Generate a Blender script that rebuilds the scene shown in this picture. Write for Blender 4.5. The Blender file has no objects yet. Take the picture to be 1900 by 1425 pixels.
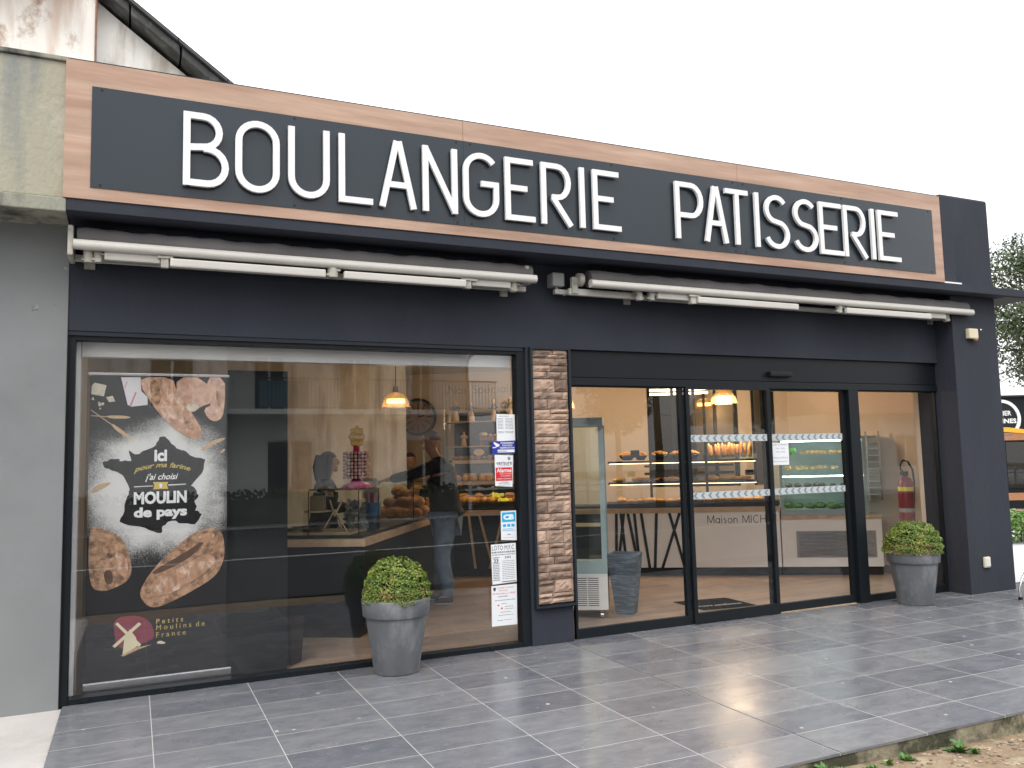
import bpy, bmesh, math, random
from mathutils import Matrix, Vector
R = math.radians
scene = bpy.context.scene
C = scene.collection
random.seed(7)

# ------------------------------------------------------------------ camera, world, sun
cam = bpy.data.objects.new('camera', bpy.data.cameras.new('camera'))
C.objects.link(cam)
yaw, pit, rol = R(24.65), R(5.2), R(-1.38)
fw = Vector((math.sin(yaw)*math.cos(pit), math.cos(yaw)*math.cos(pit), math.sin(pit)))
rt = Vector((math.cos(yaw), -math.sin(yaw), 0)); up = rt.cross(fw)
rt2 = math.cos(rol)*rt + math.sin(rol)*up; up2 = -math.sin(rol)*rt + math.cos(rol)*up
mw = Matrix((rt2, up2, -fw)).transposed().to_4x4(); mw.translation = Vector((0, -6.58, 1.6))
cam.matrix_world = mw
cam.data.sensor_width = 36; cam.data.lens = 1530/1900*36
cam.data.clip_start = 0.05; cam.data.clip_end = 2000
scene.camera = cam
scene.view_settings.view_transform = 'Standard'; scene.view_settings.look = 'None'
scene.view_settings.gamma = 1; scene.view_settings.exposure = 0.62
scene.cycles.use_denoising = True
scene.cycles.max_bounces = 10; scene.cycles.transparent_max_bounces = 24
scene.cycles.diffuse_bounces = 4; scene.cycles.glossy_bounces = 5
scene.cycles.sample_clamp_indirect = 6
scene.cycles.caustics_reflective = False; scene.cycles.caustics_refractive = False

SUN_EL, SUN_AZ = R(52), R(215)
w = bpy.data.worlds.new('World'); scene.world = w; w.use_nodes = True
nt = w.node_tree; N = nt.nodes; L = nt.links
bg = N['Background']; bg.inputs['Strength'].default_value = 0.12
sky = N.new('ShaderNodeTexSky'); sky.sky_type = 'NISHITA'; sky.sun_disc = False
sky.sun_elevation = SUN_EL; sky.sun_rotation = SUN_AZ; sky.dust_density = 3; sky.air_density = 1.5
tc = N.new('ShaderNodeTexCoord'); mp = N.new('ShaderNodeMapping'); mp.inputs['Scale'].default_value = (1, 1, 3)
L.new(tc.outputs['Generated'], mp.inputs['Vector'])
nz = N.new('ShaderNodeTexNoise'); nz.inputs['Scale'].default_value = 2.2; nz.inputs['Detail'].default_value = 6
L.new(mp.outputs[0], nz.inputs['Vector'])
cr = N.new('ShaderNodeValToRGB'); cr.color_ramp.elements[0].position = .3; cr.color_ramp.elements[1].position = .7
cr.color_ramp.elements[0].color = (7.4, 7.7, 8.2, 1); cr.color_ramp.elements[1].color = (12.5, 12.4, 12.3, 1)
L.new(nz.outputs['Fac'], cr.inputs[0])
mxs = N.new('ShaderNodeMix'); mxs.data_type = 'RGBA'; mxs.inputs['Factor'].default_value = .88
sxy = N.new('ShaderNodeSeparateXYZ'); L.new(tc.outputs['Generated'], sxy.inputs[0])
gr_ = N.new('ShaderNodeMapRange'); gr_.inputs['From Min'].default_value = 0; gr_.inputs['From Max'].default_value = 1
gr_.inputs['To Min'].default_value = .8; gr_.inputs['To Max'].default_value = 1.55; L.new(sxy.outputs[2], gr_.inputs['Value'])
sc_ = N.new('ShaderNodeVectorMath'); sc_.operation = 'SCALE'; L.new(cr.outputs[0], sc_.inputs[0]); L.new(gr_.outputs[0], sc_.inputs['Scale'])
L.new(sky.outputs[0], mxs.inputs['A']); L.new(sc_.outputs[0], mxs.inputs['B'])
L.new(mxs.outputs['Result'], bg.inputs['Color'])

sun = bpy.data.objects.new('sun', bpy.data.lights.new('sun', 'SUN')); C.objects.link(sun)
sun.data.energy = 0.9; sun.data.angle = R(25); sun.data.color = (1, .96, .9)
# direction towards the sun: behind-left of the camera, high
sd = Vector((math.sin(SUN_AZ)*math.cos(SUN_EL), math.cos(SUN_AZ)*math.cos(SUN_EL), math.sin(SUN_EL)))
sun.rotation_euler = sd.to_track_quat('Z', 'Y').to_euler()

# ------------------------------------------------------------------ materials
def srgb(r, g, b):
    f = lambda c: (c/255/12.92) if c/255 <= .04045 else ((c/255+.055)/1.055)**2.4
    return (f(r), f(g), f(b))
def mat(name, col, rough=.5, var=.12, scale=6., bump=0., bscale=40., metal=0., col2=None, thr=(.45, .6), emit=0, spec=.5, island=0, stretch=(1, 1, 1), det=5):
    """procedural surface: base colour moved up and down by noise, an optional second colour in patches, bump"""
    m = bpy.data.materials.new(name); m.use_nodes = True
    nt = m.node_tree; N = nt.nodes; L = nt.links; p = N['Principled BSDF']
    p.inputs['Roughness'].default_value = rough; p.inputs['Metallic'].default_value = metal
    p.inputs['Specular IOR Level'].default_value = spec
    tc = N.new('ShaderNodeTexCoord'); mp = N.new('ShaderNodeMapping'); mp.inputs['Scale'].default_value = stretch
    L.new(tc.outputs['Object'], mp.inputs['Vector'])
    n = N.new('ShaderNodeTexNoise'); n.inputs['Scale'].default_value = scale; n.inputs['Detail'].default_value = det
    L.new(mp.outputs[0], n.inputs['Vector'])
    mr = N.new('ShaderNodeMapRange'); mr.inputs['From Min'].default_value = .25; mr.inputs['From Max'].default_value = .75
    mr.inputs['To Min'].default_value = 1-var; mr.inputs['To Max'].default_value = 1+var
    L.new(n.outputs['Fac'], mr.inputs['Value'])
    v = N.new('ShaderNodeVectorMath'); v.operation = 'SCALE'
    L.new(mr.outputs[0], v.inputs['Scale'])
    if col2:
        r = N.new('ShaderNodeMapRange'); r.inputs['From Min'].default_value = thr[0]; r.inputs['From Max'].default_value = thr[1]
        n2 = N.new('ShaderNodeTexNoise'); n2.inputs['Scale'].default_value = scale*.7; n2.inputs['Detail'].default_value = 8
        n2.inputs['Roughness'].default_value = .65
        mp2 = N.new('ShaderNodeMapping'); mp2.inputs['Location'].default_value = (3.1, 7.7, 1.3); mp2.inputs['Scale'].default_value = stretch
        L.new(tc.outputs['Object'], mp2.inputs['Vector']); L.new(mp2.outputs[0], n2.inputs['Vector'])
        L.new(n2.outputs['Fac'], r.inputs['Value'])
        mx = N.new('ShaderNodeMix'); mx.data_type = 'RGBA'
        mx.inputs['A'].default_value = (*col, 1); mx.inputs['B'].default_value = (*col2, 1)
        L.new(r.outputs[0], mx.inputs['Factor']); L.new(mx.outputs['Result'], v.inputs[0])
    else:
        v.inputs[0].default_value = col
    out = v.outputs[0]
    if island:
        g = N.new('ShaderNodeNewGeometry'); ir = N.new('ShaderNodeMapRange')
        ir.inputs['To Min'].default_value = 1-island; ir.inputs['To Max'].default_value = 1+island
        L.new(g.outputs['Random Per Island'], ir.inputs['Value'])
        v2 = N.new('ShaderNodeVectorMath'); v2.operation = 'SCALE'
        L.new(out, v2.inputs[0]); L.new(ir.outputs[0], v2.inputs['Scale']); out = v2.outputs[0]
    L.new(out, p.inputs['Base Color'])
    if bump:
        nb = N.new('ShaderNodeTexNoise'); nb.inputs['Scale'].default_value = bscale; nb.inputs['Detail'].default_value = 6
        L.new(mp.outputs[0], nb.inputs['Vector'])
        b = N.new('ShaderNodeBump'); b.inputs['Strength'].default_value = bump; b.inputs['Distance'].default_value = .01
        L.new(nb.outputs['Fac'], b.inputs['Height']); L.new(b.outputs[0], p.inputs['Normal'])
    if emit:
        L.new(out, p.inputs['Emission Color']); p.inputs['Emission Strength'].default_value = emit
    return m
def glass(name, tint=(1, 1, 1), refl=1.0):
    m = bpy.data.materials.new(name); m.use_nodes = True
    nt = m.node_tree; N = nt.nodes; L = nt.links; N.remove(N['Principled BSDF'])
    o = N['Material Output']; t = N.new('ShaderNodeBsdfTransparent'); t.inputs[0].default_value = (*tint, 1)
    g = N.new('ShaderNodeBsdfGlossy'); g.inputs['Roughness'].default_value = 0.0; g.inputs[0].default_value = (refl, refl, refl, 1)
    f = N.new('ShaderNodeFresnel'); geo = N.new('ShaderNodeNewGeometry')
    mr = N.new('ShaderNodeMapRange'); mr.inputs['To Min'].default_value = 1.5; mr.inputs['To Max'].default_value = 1/1.5
    L.new(geo.outputs['Backfacing'], mr.inputs['Value']); L.new(mr.outputs[0], f.inputs['IOR'])
    # a float pane is never quite flat: a slow ripple bends its reflections
    tc = N.new('ShaderNodeTexCoord'); nz = N.new('ShaderNodeTexNoise'); nz.inputs['Scale'].default_value = .9; nz.inputs['Detail'].default_value = 1
    L.new(tc.outputs['Object'], nz.inputs['Vector']); b = N.new('ShaderNodeBump'); b.inputs['Strength'].default_value = .04; b.inputs['Distance'].default_value = .01
    L.new(nz.outputs['Fac'], b.inputs['Height']); L.new(b.outputs[0], g.inputs['Normal'])
    mx = N.new('ShaderNodeMixShader'); L.new(f.outputs[0], mx.inputs[0]); L.new(t.outputs[0], mx.inputs[1]); L.new(g.outputs[0], mx.inputs[2])
    L.new(mx.outputs[0], o.inputs[0]); return m

M = {}
M['wall_dark'] = mat('anthracite_render', (.032, .036, .049), .8, .12, 1.6, .5, 30, col2=(.042, .045, .055), thr=(.52, .75), spec=.3, stretch=(1, 1, .4))
M['frame'] = mat('anthracite_aluminium', (.008, .011, .014), .4, .1, 3, spec=.25)
M['frame_blue'] = mat('anthracite_trim', (.016, .022, .029), .5, .12, 3, spec=.3)
M['letter'] = mat('white_acrylic', (.82, .82, .81), .35, .03)
M['letter_edge'] = mat('white_acrylic_plain', (.8, .8, .8), .4, .03)
M['cream'] = mat('cream_lacquered_metal', (.57, .55, .5), .35, .06, 3, col2=(.42, .39, .33), thr=(.6, .8))
M['cream_dirty'] = mat('weathered_cast_metal', (.42, .4, .34), .45, .25, 14, col2=(.12, .11, .1), thr=(.52, .7))
M['greybox'] = mat('grey_plastic', (.3, .31, .31), .5, .06)
M['fabric'] = mat('charcoal_canvas', (.14, .13, .13), .9, .3, 3, .6, 12, stretch=(.5, 2, 2))
M['bar_black'] = mat('black_steel', (.015, .015, .017), .4, .1)
M['graywall'] = mat('grey_render', (.205, .218, .218), .85, .1, 1.1, .18, 30, col2=(.17, .182, .182), thr=(.5, .75))
M['steel'] = mat('brushed_steel', (.55, .55, .56), .25, .06, 8, metal=1)
M['greenframe'] = mat('pale_green_aluminium', (.3, .4, .4), .4, .06)
M['pane'] = glass('window_glass', (1, 1, 1), .7)
M['pane_thin'] = glass('display_glass', (.94, .98, .96))
M['wood_oak'] = mat('pale_oak', (.58, .42, .26), .45, .15, 2.2, .1, 30, stretch=(.6, 8, 8), col2=(.46, .32, .19), thr=(.4, .7))
M['wood_oak_y'] = M['wood_oak']
M['counter_white'] = mat('white_laminate', (.86, .83, .78), .35, .02)
M['counter_dark'] = mat('dark_laminate', (.009, .013, .016), .4, .1, 3, spec=.2)
M['plinth'] = mat('dark_plinth', (.018, .02, .022), .5, .1, spec=.25)
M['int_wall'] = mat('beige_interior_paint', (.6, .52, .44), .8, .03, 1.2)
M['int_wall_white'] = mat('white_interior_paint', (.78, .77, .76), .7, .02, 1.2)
M['int_wall_dim'] = mat('shaded_interior_paint', (.34, .3, .26), .8, .03, 1.2)  # darker copy of the wall paint, the dim left side put into its colour
M['chip'] = mat('bared_plaster', (.34, .34, .31), .9, .3, 40, col2=(.2, .2, .19), thr=(.45, .55))
M['ceil'] = mat('ceiling_paint', (.5, .47, .43), .9, .03)
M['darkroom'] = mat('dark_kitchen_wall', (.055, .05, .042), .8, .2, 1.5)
M['plastic_black'] = mat('black_plastic', (.009, .009, .01), .45, .1, spec=.3)
M['paper'] = mat('white_paper', (.8, .82, .84), .7, .02)
M['ink'] = mat('black_ink', (.03, .03, .035), .7, .05)
M['ink_grey'] = mat('grey_ink', (.25, .26, .28), .7, .05)
M['ink_red'] = mat('red_ink', (.75, .06, .05), .6, .05)
M['ink_white'] = mat('white_print', (.85, .86, .86), .6, .02)
M['ink_gold'] = mat('gold_print', (.62, .46, .1), .6, .08)
M['blue_sticker'] = mat('dark_blue_vinyl', (.02, .035, .32), .35, .04)
M['cyan_sticker'] = mat('cyan_vinyl', (.02, .4, .75), .35, .04)
M['red_sticker'] = mat('red_vinyl', (.65, .02, .03), .35, .04)
M['yellow_print'] = mat('yellow_print', (.75, .72, .05), .5, .05)
M['frost'] = mat('frosted_vinyl', (.5, .54, .53), .6, .03)
M['frost_blue'] = mat('grey_blue_vinyl', (.2, .25, .3), .6, .05)
M['crust'] = mat('bread_crust', (.45, .19, .05), .7, .3, 14, .7, 40, col2=(.72, .5, .25), thr=(.5, .7))
M['crust_dark'] = mat('dark_bread_crust', (.27, .1, .03), .65, .3, 14, .7, 40, col2=(.5, .3, .14), thr=(.52, .7))
M['crust_gold'] = mat('golden_pastry', (.75, .38, .07), .45, .25, 18, .5, 40)
M['crust_pale'] = mat('pale_loaf_crust', (.62, .38, .16), .7, .25, 16, .6, 40, col2=(.85, .75, .6), thr=(.5, .62))
M['choc'] = mat('dark_chocolate', (.05, .025, .015), .35, .3, 20)
M['green_box'] = mat('green_salad', (.15, .5, .05), .5, .3, 18)
M['orange_sweet'] = mat('orange_sweets', (.8, .4, .1), .5, .3, 25)
M['fig_cream'] = mat('figurine_cream', (.6, .47, .35), .6, .12, 20)
M['fig_grey'] = mat('figurine_grey_blue', (.25, .25, .28), .6, .15, 20)
M['skin'] = mat('skin', (.5, .27, .18), .55, .06, 8)
M['hair_dark'] = mat('dark_hair', (.02, .014, .012), .6, .3, 30)
M['hair_short'] = mat('cropped_hair', (.13, .085, .06), .8, .3, 60)
M['jacket'] = mat('black_jacket_cloth', (.008, .009, .011), .8, .3, 8, .4, 12)
M['jeans'] = mat('faded_denim', (.16, .22, .3), .85, .2, 9, .5, 20, col2=(.2, .26, .33), thr=(.5, .7))
M['shoe'] = mat('dark_shoe', (.02, .02, .022), .6, .2)
M['sole'] = mat('pale_rubber_sole', (.45, .43, .4), .7, .08)
M['magenta'] = mat('magenta_plastic', (.6, .02, .16), .3, .06)
M['leaf'] = mat('box_leaves', (.12, .185, .025), .5, .25, 9, island=.6, col2=(.27, .29, .06), thr=(.5, .68))
M['leaf_brown'] = mat('box_leaves_brown', (.23, .15, .05), .6, .2, 9, island=.5)
M['leaf_core'] = mat('box_gap_shade', (.015, .016, .006), .9, .3, 20, spec=.1)  # near-black, the shade between the leaves put into the colour
M['leaf_tree'] = mat('tree_leaves', (.06, .09, .03), .5, .25, 2, island=.5)
M['leaf_hedge'] = mat('hedge_leaves', (.1, .22, .03), .5, .25, 4, island=.4)
M['leaf_weed'] = mat('weed_leaves', (.07, .17, .03), .5, .2, 9, island=.3)
M['bark'] = mat('bark', (.09, .07, .05), .9, .3, 5, .8, 20)
M['pot'] = mat('grey_stone_pot', (.13, .138, .148), .6, .2, 7, .3, 50, col2=(.26, .265, .27), thr=(.48, .7), stretch=(1, 1, .5))
M['soil'] = mat('soil', (.05, .035, .02), .95, .3, 20, .8, 50)
M['pavement_pale'] = mat('pale_pavement', (.5, .47, .45), .85, .1, 2.5, .4, 60, col2=(.38, .35, .32), thr=(.5, .75))
M['concrete_pale'] = mat('pale_concrete', (.56, .56, .57), .8, .05, 2)
M['asphalt'] = mat('asphalt', (.032, .033, .035), .85, .2, 20, .6, 90)
M['roadline'] = mat('road_paint', (.7, .7, .68), .7, .1, 8)
M['house_white'] = mat('white_render', (.82, .83, .82), .85, .06, 1)
M['house_grey'] = mat('grey_white_render', (.76, .77, .75), .85, .06, 1)
M['rooftile'] = mat('terracotta_tiles', (.42, .14, .08), .8, .3, 8, .5, 20)
M['wood_kiosk'] = mat('orange_brown_wood', (.38, .17, .08), .5, .15, 5, stretch=(1, 8, 8))
M['tanwall'] = mat('tan_render', (.5, .36, .28), .8, .08)
M['orange'] = mat('orange_print', (.85, .42, .03), .5, .05)
M['shutter_blue'] = mat('blue_screen_cloth', (.08, .17, .25), .8, .1)
M['ext_red'] = mat('red_enamel', (.2, .008, .014), .25, .06)
M['pot_blue'] = mat('woven_blue_grey', (.07, .095, .12), .7, .3, 10, .9, 30, stretch=(1, 1, 9), col2=(.16, .2, .24), thr=(.45, .6))
M['panel_grey'] = mat('dark_grey_board', (.01, .013, .013), .6, .06, 2, spec=.1)
M['fridge'] = mat('white_enamel', (.7, .7, .67), .35, .03)
M['beige_plastic'] = mat('yellowed_plastic', (.66, .6, .42), .45, .06)

def sign_wood():
    m = mat('orange_oak_laminate', (.37, .225, .155), .5, .16, 1.3, .08, 30, stretch=(.8, 1, 9), col2=(.52, .36, .265), thr=(.38, .68), det=9)
    N = m.node_tree.nodes; L = m.node_tree.links; p = N['Principled BSDF']
    return m
M['sign_wood'] = sign_wood()
M['sign_panel'] = mat('grey_composite_panel', (.024, .033, .042), .25, .05, .8, spec=.4)

def stained(name, base, s1, s2, rough=.85):
    """old render: base, blotches of s1, vertical runs of s2"""
    m = mat(name, base, rough, .08, 3, .7, 30, col2=s1, thr=(.5, .6), stretch=(1, 1, .7))
    nt = m.node_tree; N = nt.nodes; L = nt.links; p = N['Principled BSDF']
    src = p.inputs['Base Color'].links[0].from_socket
    tc = N.new('ShaderNodeTexCoord'); mp = N.new('ShaderNodeMapping'); mp.inputs['Scale'].default_value = (2.6, 2.6, .35)
    L.new(tc.outputs['Object'], mp.inputs['Vector'])
    n = N.new('ShaderNodeTexNoise'); n.inputs['Scale'].default_value = 1.6; n.inputs['Detail'].default_value = 7; L.new(mp.outputs[0], n.inputs['Vector'])
    r = N.new('ShaderNodeMapRange'); r.inputs['From Min'].default_value = .5; r.inputs['From Max'].default_value = .66
    L.new(n.outputs['Fac'], r.inputs['Value'])
    mx = N.new('ShaderNodeMix'); mx.data_type = 'RGBA'; mx.inputs['B'].default_value = (*s2, 1)
    L.new(src, mx.inputs['A']); L.new(r.outputs[0], mx.inputs['Factor']); L.new(mx.outputs['Result'], p.inputs['Base Color'])
    return m
M['parapet_old'] = stained('lichen_stained_concrete', (.38, .36, .27), (.46, .44, .35), (.24, .25, .23))
M['gable_old'] = stained('peeling_white_render', (.8, .77, .72), (.4, .27, .2), (.62, .5, .42))
M['gable_side'] = stained('dirty_white_render', (.72, .71, .68), (.62, .6, .56), (.42, .37, .31))
M['slab_old'] = stained('mossy_slab_edge', (.3, .3, .24), (.12, .12, .1), (.05, .05, .045))
M['kerb_old'] = mat('mossy_kerb_concrete', (.3, .27, .19), .95, .4, 5, 1., 30, col2=(.06, .06, .035), thr=(.42, .56))

def tile_mat(name, base, base2, grout, bw, rh, ox, oy, rough=(.2, .45), offs=0., mort=.004, stretchy=(1, 1, 1), spec=.5):
    m = bpy.data.materials.new(name); m.use_nodes = True
    nt = m.node_tree; N = nt.nodes; L = nt.links; p = N['Principled BSDF']
    tc = N.new('ShaderNodeTexCoord'); mp = N.new('ShaderNodeMapping'); mp.inputs['Location'].default_value = (ox, oy, 0)
    L.new(tc.outputs['Object'], mp.inputs['Vector'])
    b = N.new('ShaderNodeTexBrick'); b.offset = offs; b.inputs['Scale'].default_value = 1; b.inputs['Mortar Size'].default_value = mort
    b.inputs['Mortar Smooth'].default_value = .3; b.inputs['Brick Width'].default_value = bw; b.inputs['Row Height'].default_value = rh
    b.inputs['Color1'].default_value = (.8, .8, .83, 1); b.inputs['Color2'].default_value = (1.2, 1.18, 1.14, 1)
    b.inputs['Bias'].default_value = 0
    L.new(mp.outputs[0], b.inputs['Vector'])
    mp2 = N.new('ShaderNodeMapping'); mp2.inputs['Scale'].default_value = stretchy; L.new(tc.outputs['Object'], mp2.inputs['Vector'])
    n = N.new('ShaderNodeTexNoise'); n.inputs['Scale'].default_value = 3.2; n.inputs['Detail'].default_value = 12; n.inputs['Roughness'].default_value = .72
    L.new(mp2.outputs[0], n.inputs['Vector'])
    r = N.new('ShaderNodeMapRange'); r.inputs['From Min'].default_value = .28; r.inputs['From Max'].default_value = .74; L.new(n.outputs['Fac'], r.inputs['Value'])
    mx = N.new('ShaderNodeMix'); mx.data_type = 'RGBA'; mx.inputs['A'].default_value = (*base, 1); mx.inputs['B'].default_value = (*base2, 1)
    L.new(r.outputs[0], mx.inputs['Factor'])
    mul = N.new('ShaderNodeMix'); mul.data_type = 'RGBA'; mul.blend_type = 'MULTIPLY'; mul.inputs['Factor'].default_value = 1
    L.new(mx.outputs['Result'], mul.inputs['A']); L.new(b.outputs['Color'], mul.inputs['B'])
    # specks: chewing gum, scuffs, droppings
    v = N.new('ShaderNodeTexVoronoi'); v.inputs['Scale'].default_value = 3.6; L.new(tc.outputs['Object'], v.inputs['Vector'])
    rs = N.new('ShaderNodeMapRange'); rs.inputs['From Min'].default_value = .06; rs.inputs['From Max'].default_value = .03; L.new(v.outputs['Distance'], rs.inputs['Value'])
    mg = N.new('ShaderNodeMix'); mg.data_type = 'RGBA'; mg.inputs['B'].default_value = (*[min(.6, c*3.5) for c in base2], 1)
    if spec < .9: L.new(rs.outputs[0], mg.inputs['Factor'])
    else: mg.inputs['Factor'].default_value = 0
    ns = N.new('ShaderNodeTexNoise'); ns.inputs['Scale'].default_value = 5.5; ns.inputs['Detail'].default_value = 14; ns.inputs['Roughness'].default_value = .8; ns.inputs['Distortion'].default_value = .6
    L.new(mp2.outputs[0], ns.inputs['Vector']); rsc = N.new('ShaderNodeMapRange'); rsc.inputs['From Min'].default_value = .56; rsc.inputs['From Max'].default_value = .72; rsc.inputs['To Max'].default_value = .45
    L.new(ns.outputs['Fac'], rsc.inputs['Value']); msc = N.new('ShaderNodeMix'); msc.data_type = 'RGBA'; msc.inputs['B'].default_value = (*[min(.6, c*2.0) for c in base2], 1)
    L.new(mul.outputs['Result'], msc.inputs['A']); L.new(rsc.outputs[0], msc.inputs['Factor']); L.new(msc.outputs['Result'], mg.inputs['A'])
    g = N.new('ShaderNodeMix'); g.data_type = 'RGBA'; g.inputs['B'].default_value = (*grout, 1)
    L.new(mg.outputs['Result'], g.inputs['A']); L.new(b.outputs['Fac'], g.inputs['Factor']); L.new(g.outputs['Result'], p.inputs['Base Color'])
    rr = N.new('ShaderNodeMapRange'); rr.inputs['From Min'].default_value = .35; rr.inputs['From Max'].default_value = .65
    rr.inputs['To Min'].default_value = rough[0]; rr.inputs['To Max'].default_value = rough[1]
    n3 = N.new('ShaderNodeTexNoise'); n3.inputs['Scale'].default_value = 1.7; n3.inputs['Detail'].default_value = 8; L.new(tc.outputs['Object'], n3.inputs['Vector'])
    L.new(n3.outputs['Fac'], rr.inputs['Value'])
    ra = N.new('ShaderNodeMath'); ra.operation = 'MAXIMUM'; fm = N.new('ShaderNodeMath'); fm.operation = 'MULTIPLY'; fm.inputs[1].default_value = .8
    L.new(b.outputs['Fac'], fm.inputs[0]); L.new(rr.outputs[0], ra.inputs[0]); L.new(fm.outputs[0], ra.inputs[1]); L.new(ra.outputs[0], p.inputs['Roughness'])
    bm = N.new('ShaderNodeBump'); bm.invert = True; bm.inputs['Strength'].default_value = .5; bm.inputs['Distance'].default_value = .003
    ad = N.new('ShaderNodeMath'); ad.operation = 'MULTIPLY_ADD'; ad.inputs[1].default_value = .35; L.new(n.outputs['Fac'], ad.inputs[0]); L.new(b.outputs['Fac'], ad.inputs[2])
    L.new(ad.outputs[0], bm.inputs['Height']); L.new(bm.outputs[0], p.inputs['Normal'])
    p.inputs['Specular IOR Level'].default_value = .5
    return m
M['terrace'] = tile_mat('blue_grey_stoneware', (.105, .111, .13), (.21, .215, .232), (.46, .44, .41), .664, .358, -.124, .307, (.2, .33), 0, .003, (1.6, 3.4, 1))
M['intfloor'] = tile_mat('wood_look_tiles', (.22, .155, .115), (.4, .3, .225), (.55, .48, .4), 1.1, .2, 0, 0, (.3, .45), .37, .003, (.6, 5, 1), spec=1.)
M['skirt'] = mat('wood_look_skirting', (.16, .12, .09), .5, .3, 2, stretch=(.5, .5, 6))

def ground_mat():
    m = mat('gravel_soil', (.24, .17, .105), .95, .35, 9, 1., 60, col2=(.34, .27, .18), thr=(.5, .66))
    return m
M['gravel'] = ground_mat()

def stone_mat():
    m = mat('cut_stone', (.36, .25, .185), .9, .2, 9, 1., 28, col2=(.19, .13, .1), thr=(.45, .65), island=.45)
    return m
M['stone'] = stone_mat()

def poster_mat():
    """printed banner: dark slate with flour scattered in a ring round the map"""
    m = bpy.data.materials.new('banner_print'); m.use_nodes = True
    nt = m.node_tree; N = nt.nodes; L = nt.links; p = N['Principled BSDF']; p.inputs['Roughness'].default_value = .5
    tc = N.new('ShaderNodeTexCoord'); sx = N.new('ShaderNodeSeparateXYZ'); L.new(tc.outputs['Object'], sx.inputs[0])
    def mth(op, a, b=None, c=None):
        n = N.new('ShaderNodeMath'); n.operation = op
        for i, q in enumerate((a, b, c)):
            if q is None: continue
            if isinstance(q, (int, float)): n.inputs[i].default_value = q
            else: L.new(q, n.inputs[i])
        return n.outputs[0]
    dx = mth('DIVIDE', mth('SUBTRACT', sx.outputs[0], .15-.168), .44)
    dz = mth('DIVIDE', mth('SUBTRACT', sx.outputs[2], 1.45-.03), .42)
    d = mth('SQRT', mth('ADD', mth('MULTIPLY', dx, dx), mth('MULTIPLY', dz, dz)))
    n1 = N.new('ShaderNodeTexNoise'); n1.inputs['Scale'].default_value = 4; n1.inputs['Detail'].default_value = 4; L.new(tc.outputs['Object'], n1.inputs['Vector'])
    n2 = N.new('ShaderNodeTexNoise'); n2.inputs['Scale'].default_value = 190; n2.inputs['Detail'].default_value = 3; L.new(tc.outputs['Object'], n2.inputs['Vector'])
    e = mth('ADD', d, mth('MULTIPLY', mth('SUBTRACT', n1.outputs['Fac'], .5), .9))
    e = mth('ADD', e, mth('MULTIPLY', mth('SUBTRACT', n2.outputs['Fac'], .5), 1.0))
    r = N.new('ShaderNodeMapRange'); r.inputs['From Min'].default_value = 1.28; r.inputs['From Max'].default_value = .85; L.new(e, r.inputs['Value'])
    mx = N.new('ShaderNodeMix'); mx.data_type = 'RGBA'
    L.new(r.outputs[0], mx.inputs['Factor']); mx.inputs['A'].default_value = (.016, .016, .018, 1); mx.inputs['B'].default_value = (.7, .7, .68, 1); p.inputs['Specular IOR Level'].default_value = .2
    L.new(mx.outputs['Result'], p.inputs['Base Color']); return m
M['banner'] = poster_mat()
M['pr_slate'] = mat('print_slate', (.016, .016, .018), .5, .1, spec=.2)
M['pr_bread'] = mat('print_crust', (.5, .28, .17), .5, .35, 26, col2=(.78, .62, .5), thr=(.5, .66), stretch=(1, 1, .6))
M['pr_bread2'] = mat('print_crust_pale', (.62, .38, .27), .5, .3, 24, col2=(.72, .5, .4), thr=(.5, .66))
M['pr_bread3'] = mat('print_crust_brown', (.46, .27, .16), .5, .5, 30, col2=(.22, .12, .07), thr=(.48, .6))
M['pr_crack'] = mat('print_crack', (.1, .05, .03), .5, .4, 20)
M['pr_cloth'] = mat('print_cloth', (.7, .68, .7), .5, .08)
M['pr_red'] = mat('print_red_stripe', (.6, .2, .25), .5, .1)
M['pr_butter'] = mat('print_butter', (.62, .56, .42), .5, .2, 30)
M['pr_wheat'] = mat('print_wheat', (.55, .38, .22), .5, .4, 90)
M['pr_maroon'] = mat('print_maroon', (.22, .03, .055), .5, .05)
M['pr_ivory'] = mat('print_ivory', (.75, .68, .45), .5, .1)

def emis(name, col, s):
    m = mat(name, col, .5, .02); p = m.node_tree.nodes['Principled BSDF']
    p.inputs['Emission Color'].default_value = (*col, 1); p.inputs['Emission Strength'].default_value = s; return m
M['bulb'] = emis('warm_bulb', (1, .72, .35), 3.2)
M['tube'] = emis('fluorescent_tube', (1, .87, .62), 4)
M['led'] = emis('white_led_strip', (.85, 1, .95), 9)
M['shade'] = glass('amber_shade_glass', (1., .78, .5))
def _sh(m):
    N = m.node_tree.nodes; L = m.node_tree.links; mx = N['Mix Shader'] if 'Mix Shader' in N else [n for n in N if n.type == 'MIX_SHADER'][0]
    tr = N.new('ShaderNodeBsdfTranslucent'); tr.inputs[0].default_value = (.9, .6, .3, 1); m2 = N.new('ShaderNodeMixShader'); m2.inputs[0].default_value = .14
    L.new(mx.outputs[0], m2.inputs[1]); L.new(tr.outputs[0], m2.inputs[2]); L.new(m2.outputs[0], N['Material Output'].inputs[0])
_sh(M['shade'])

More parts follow.
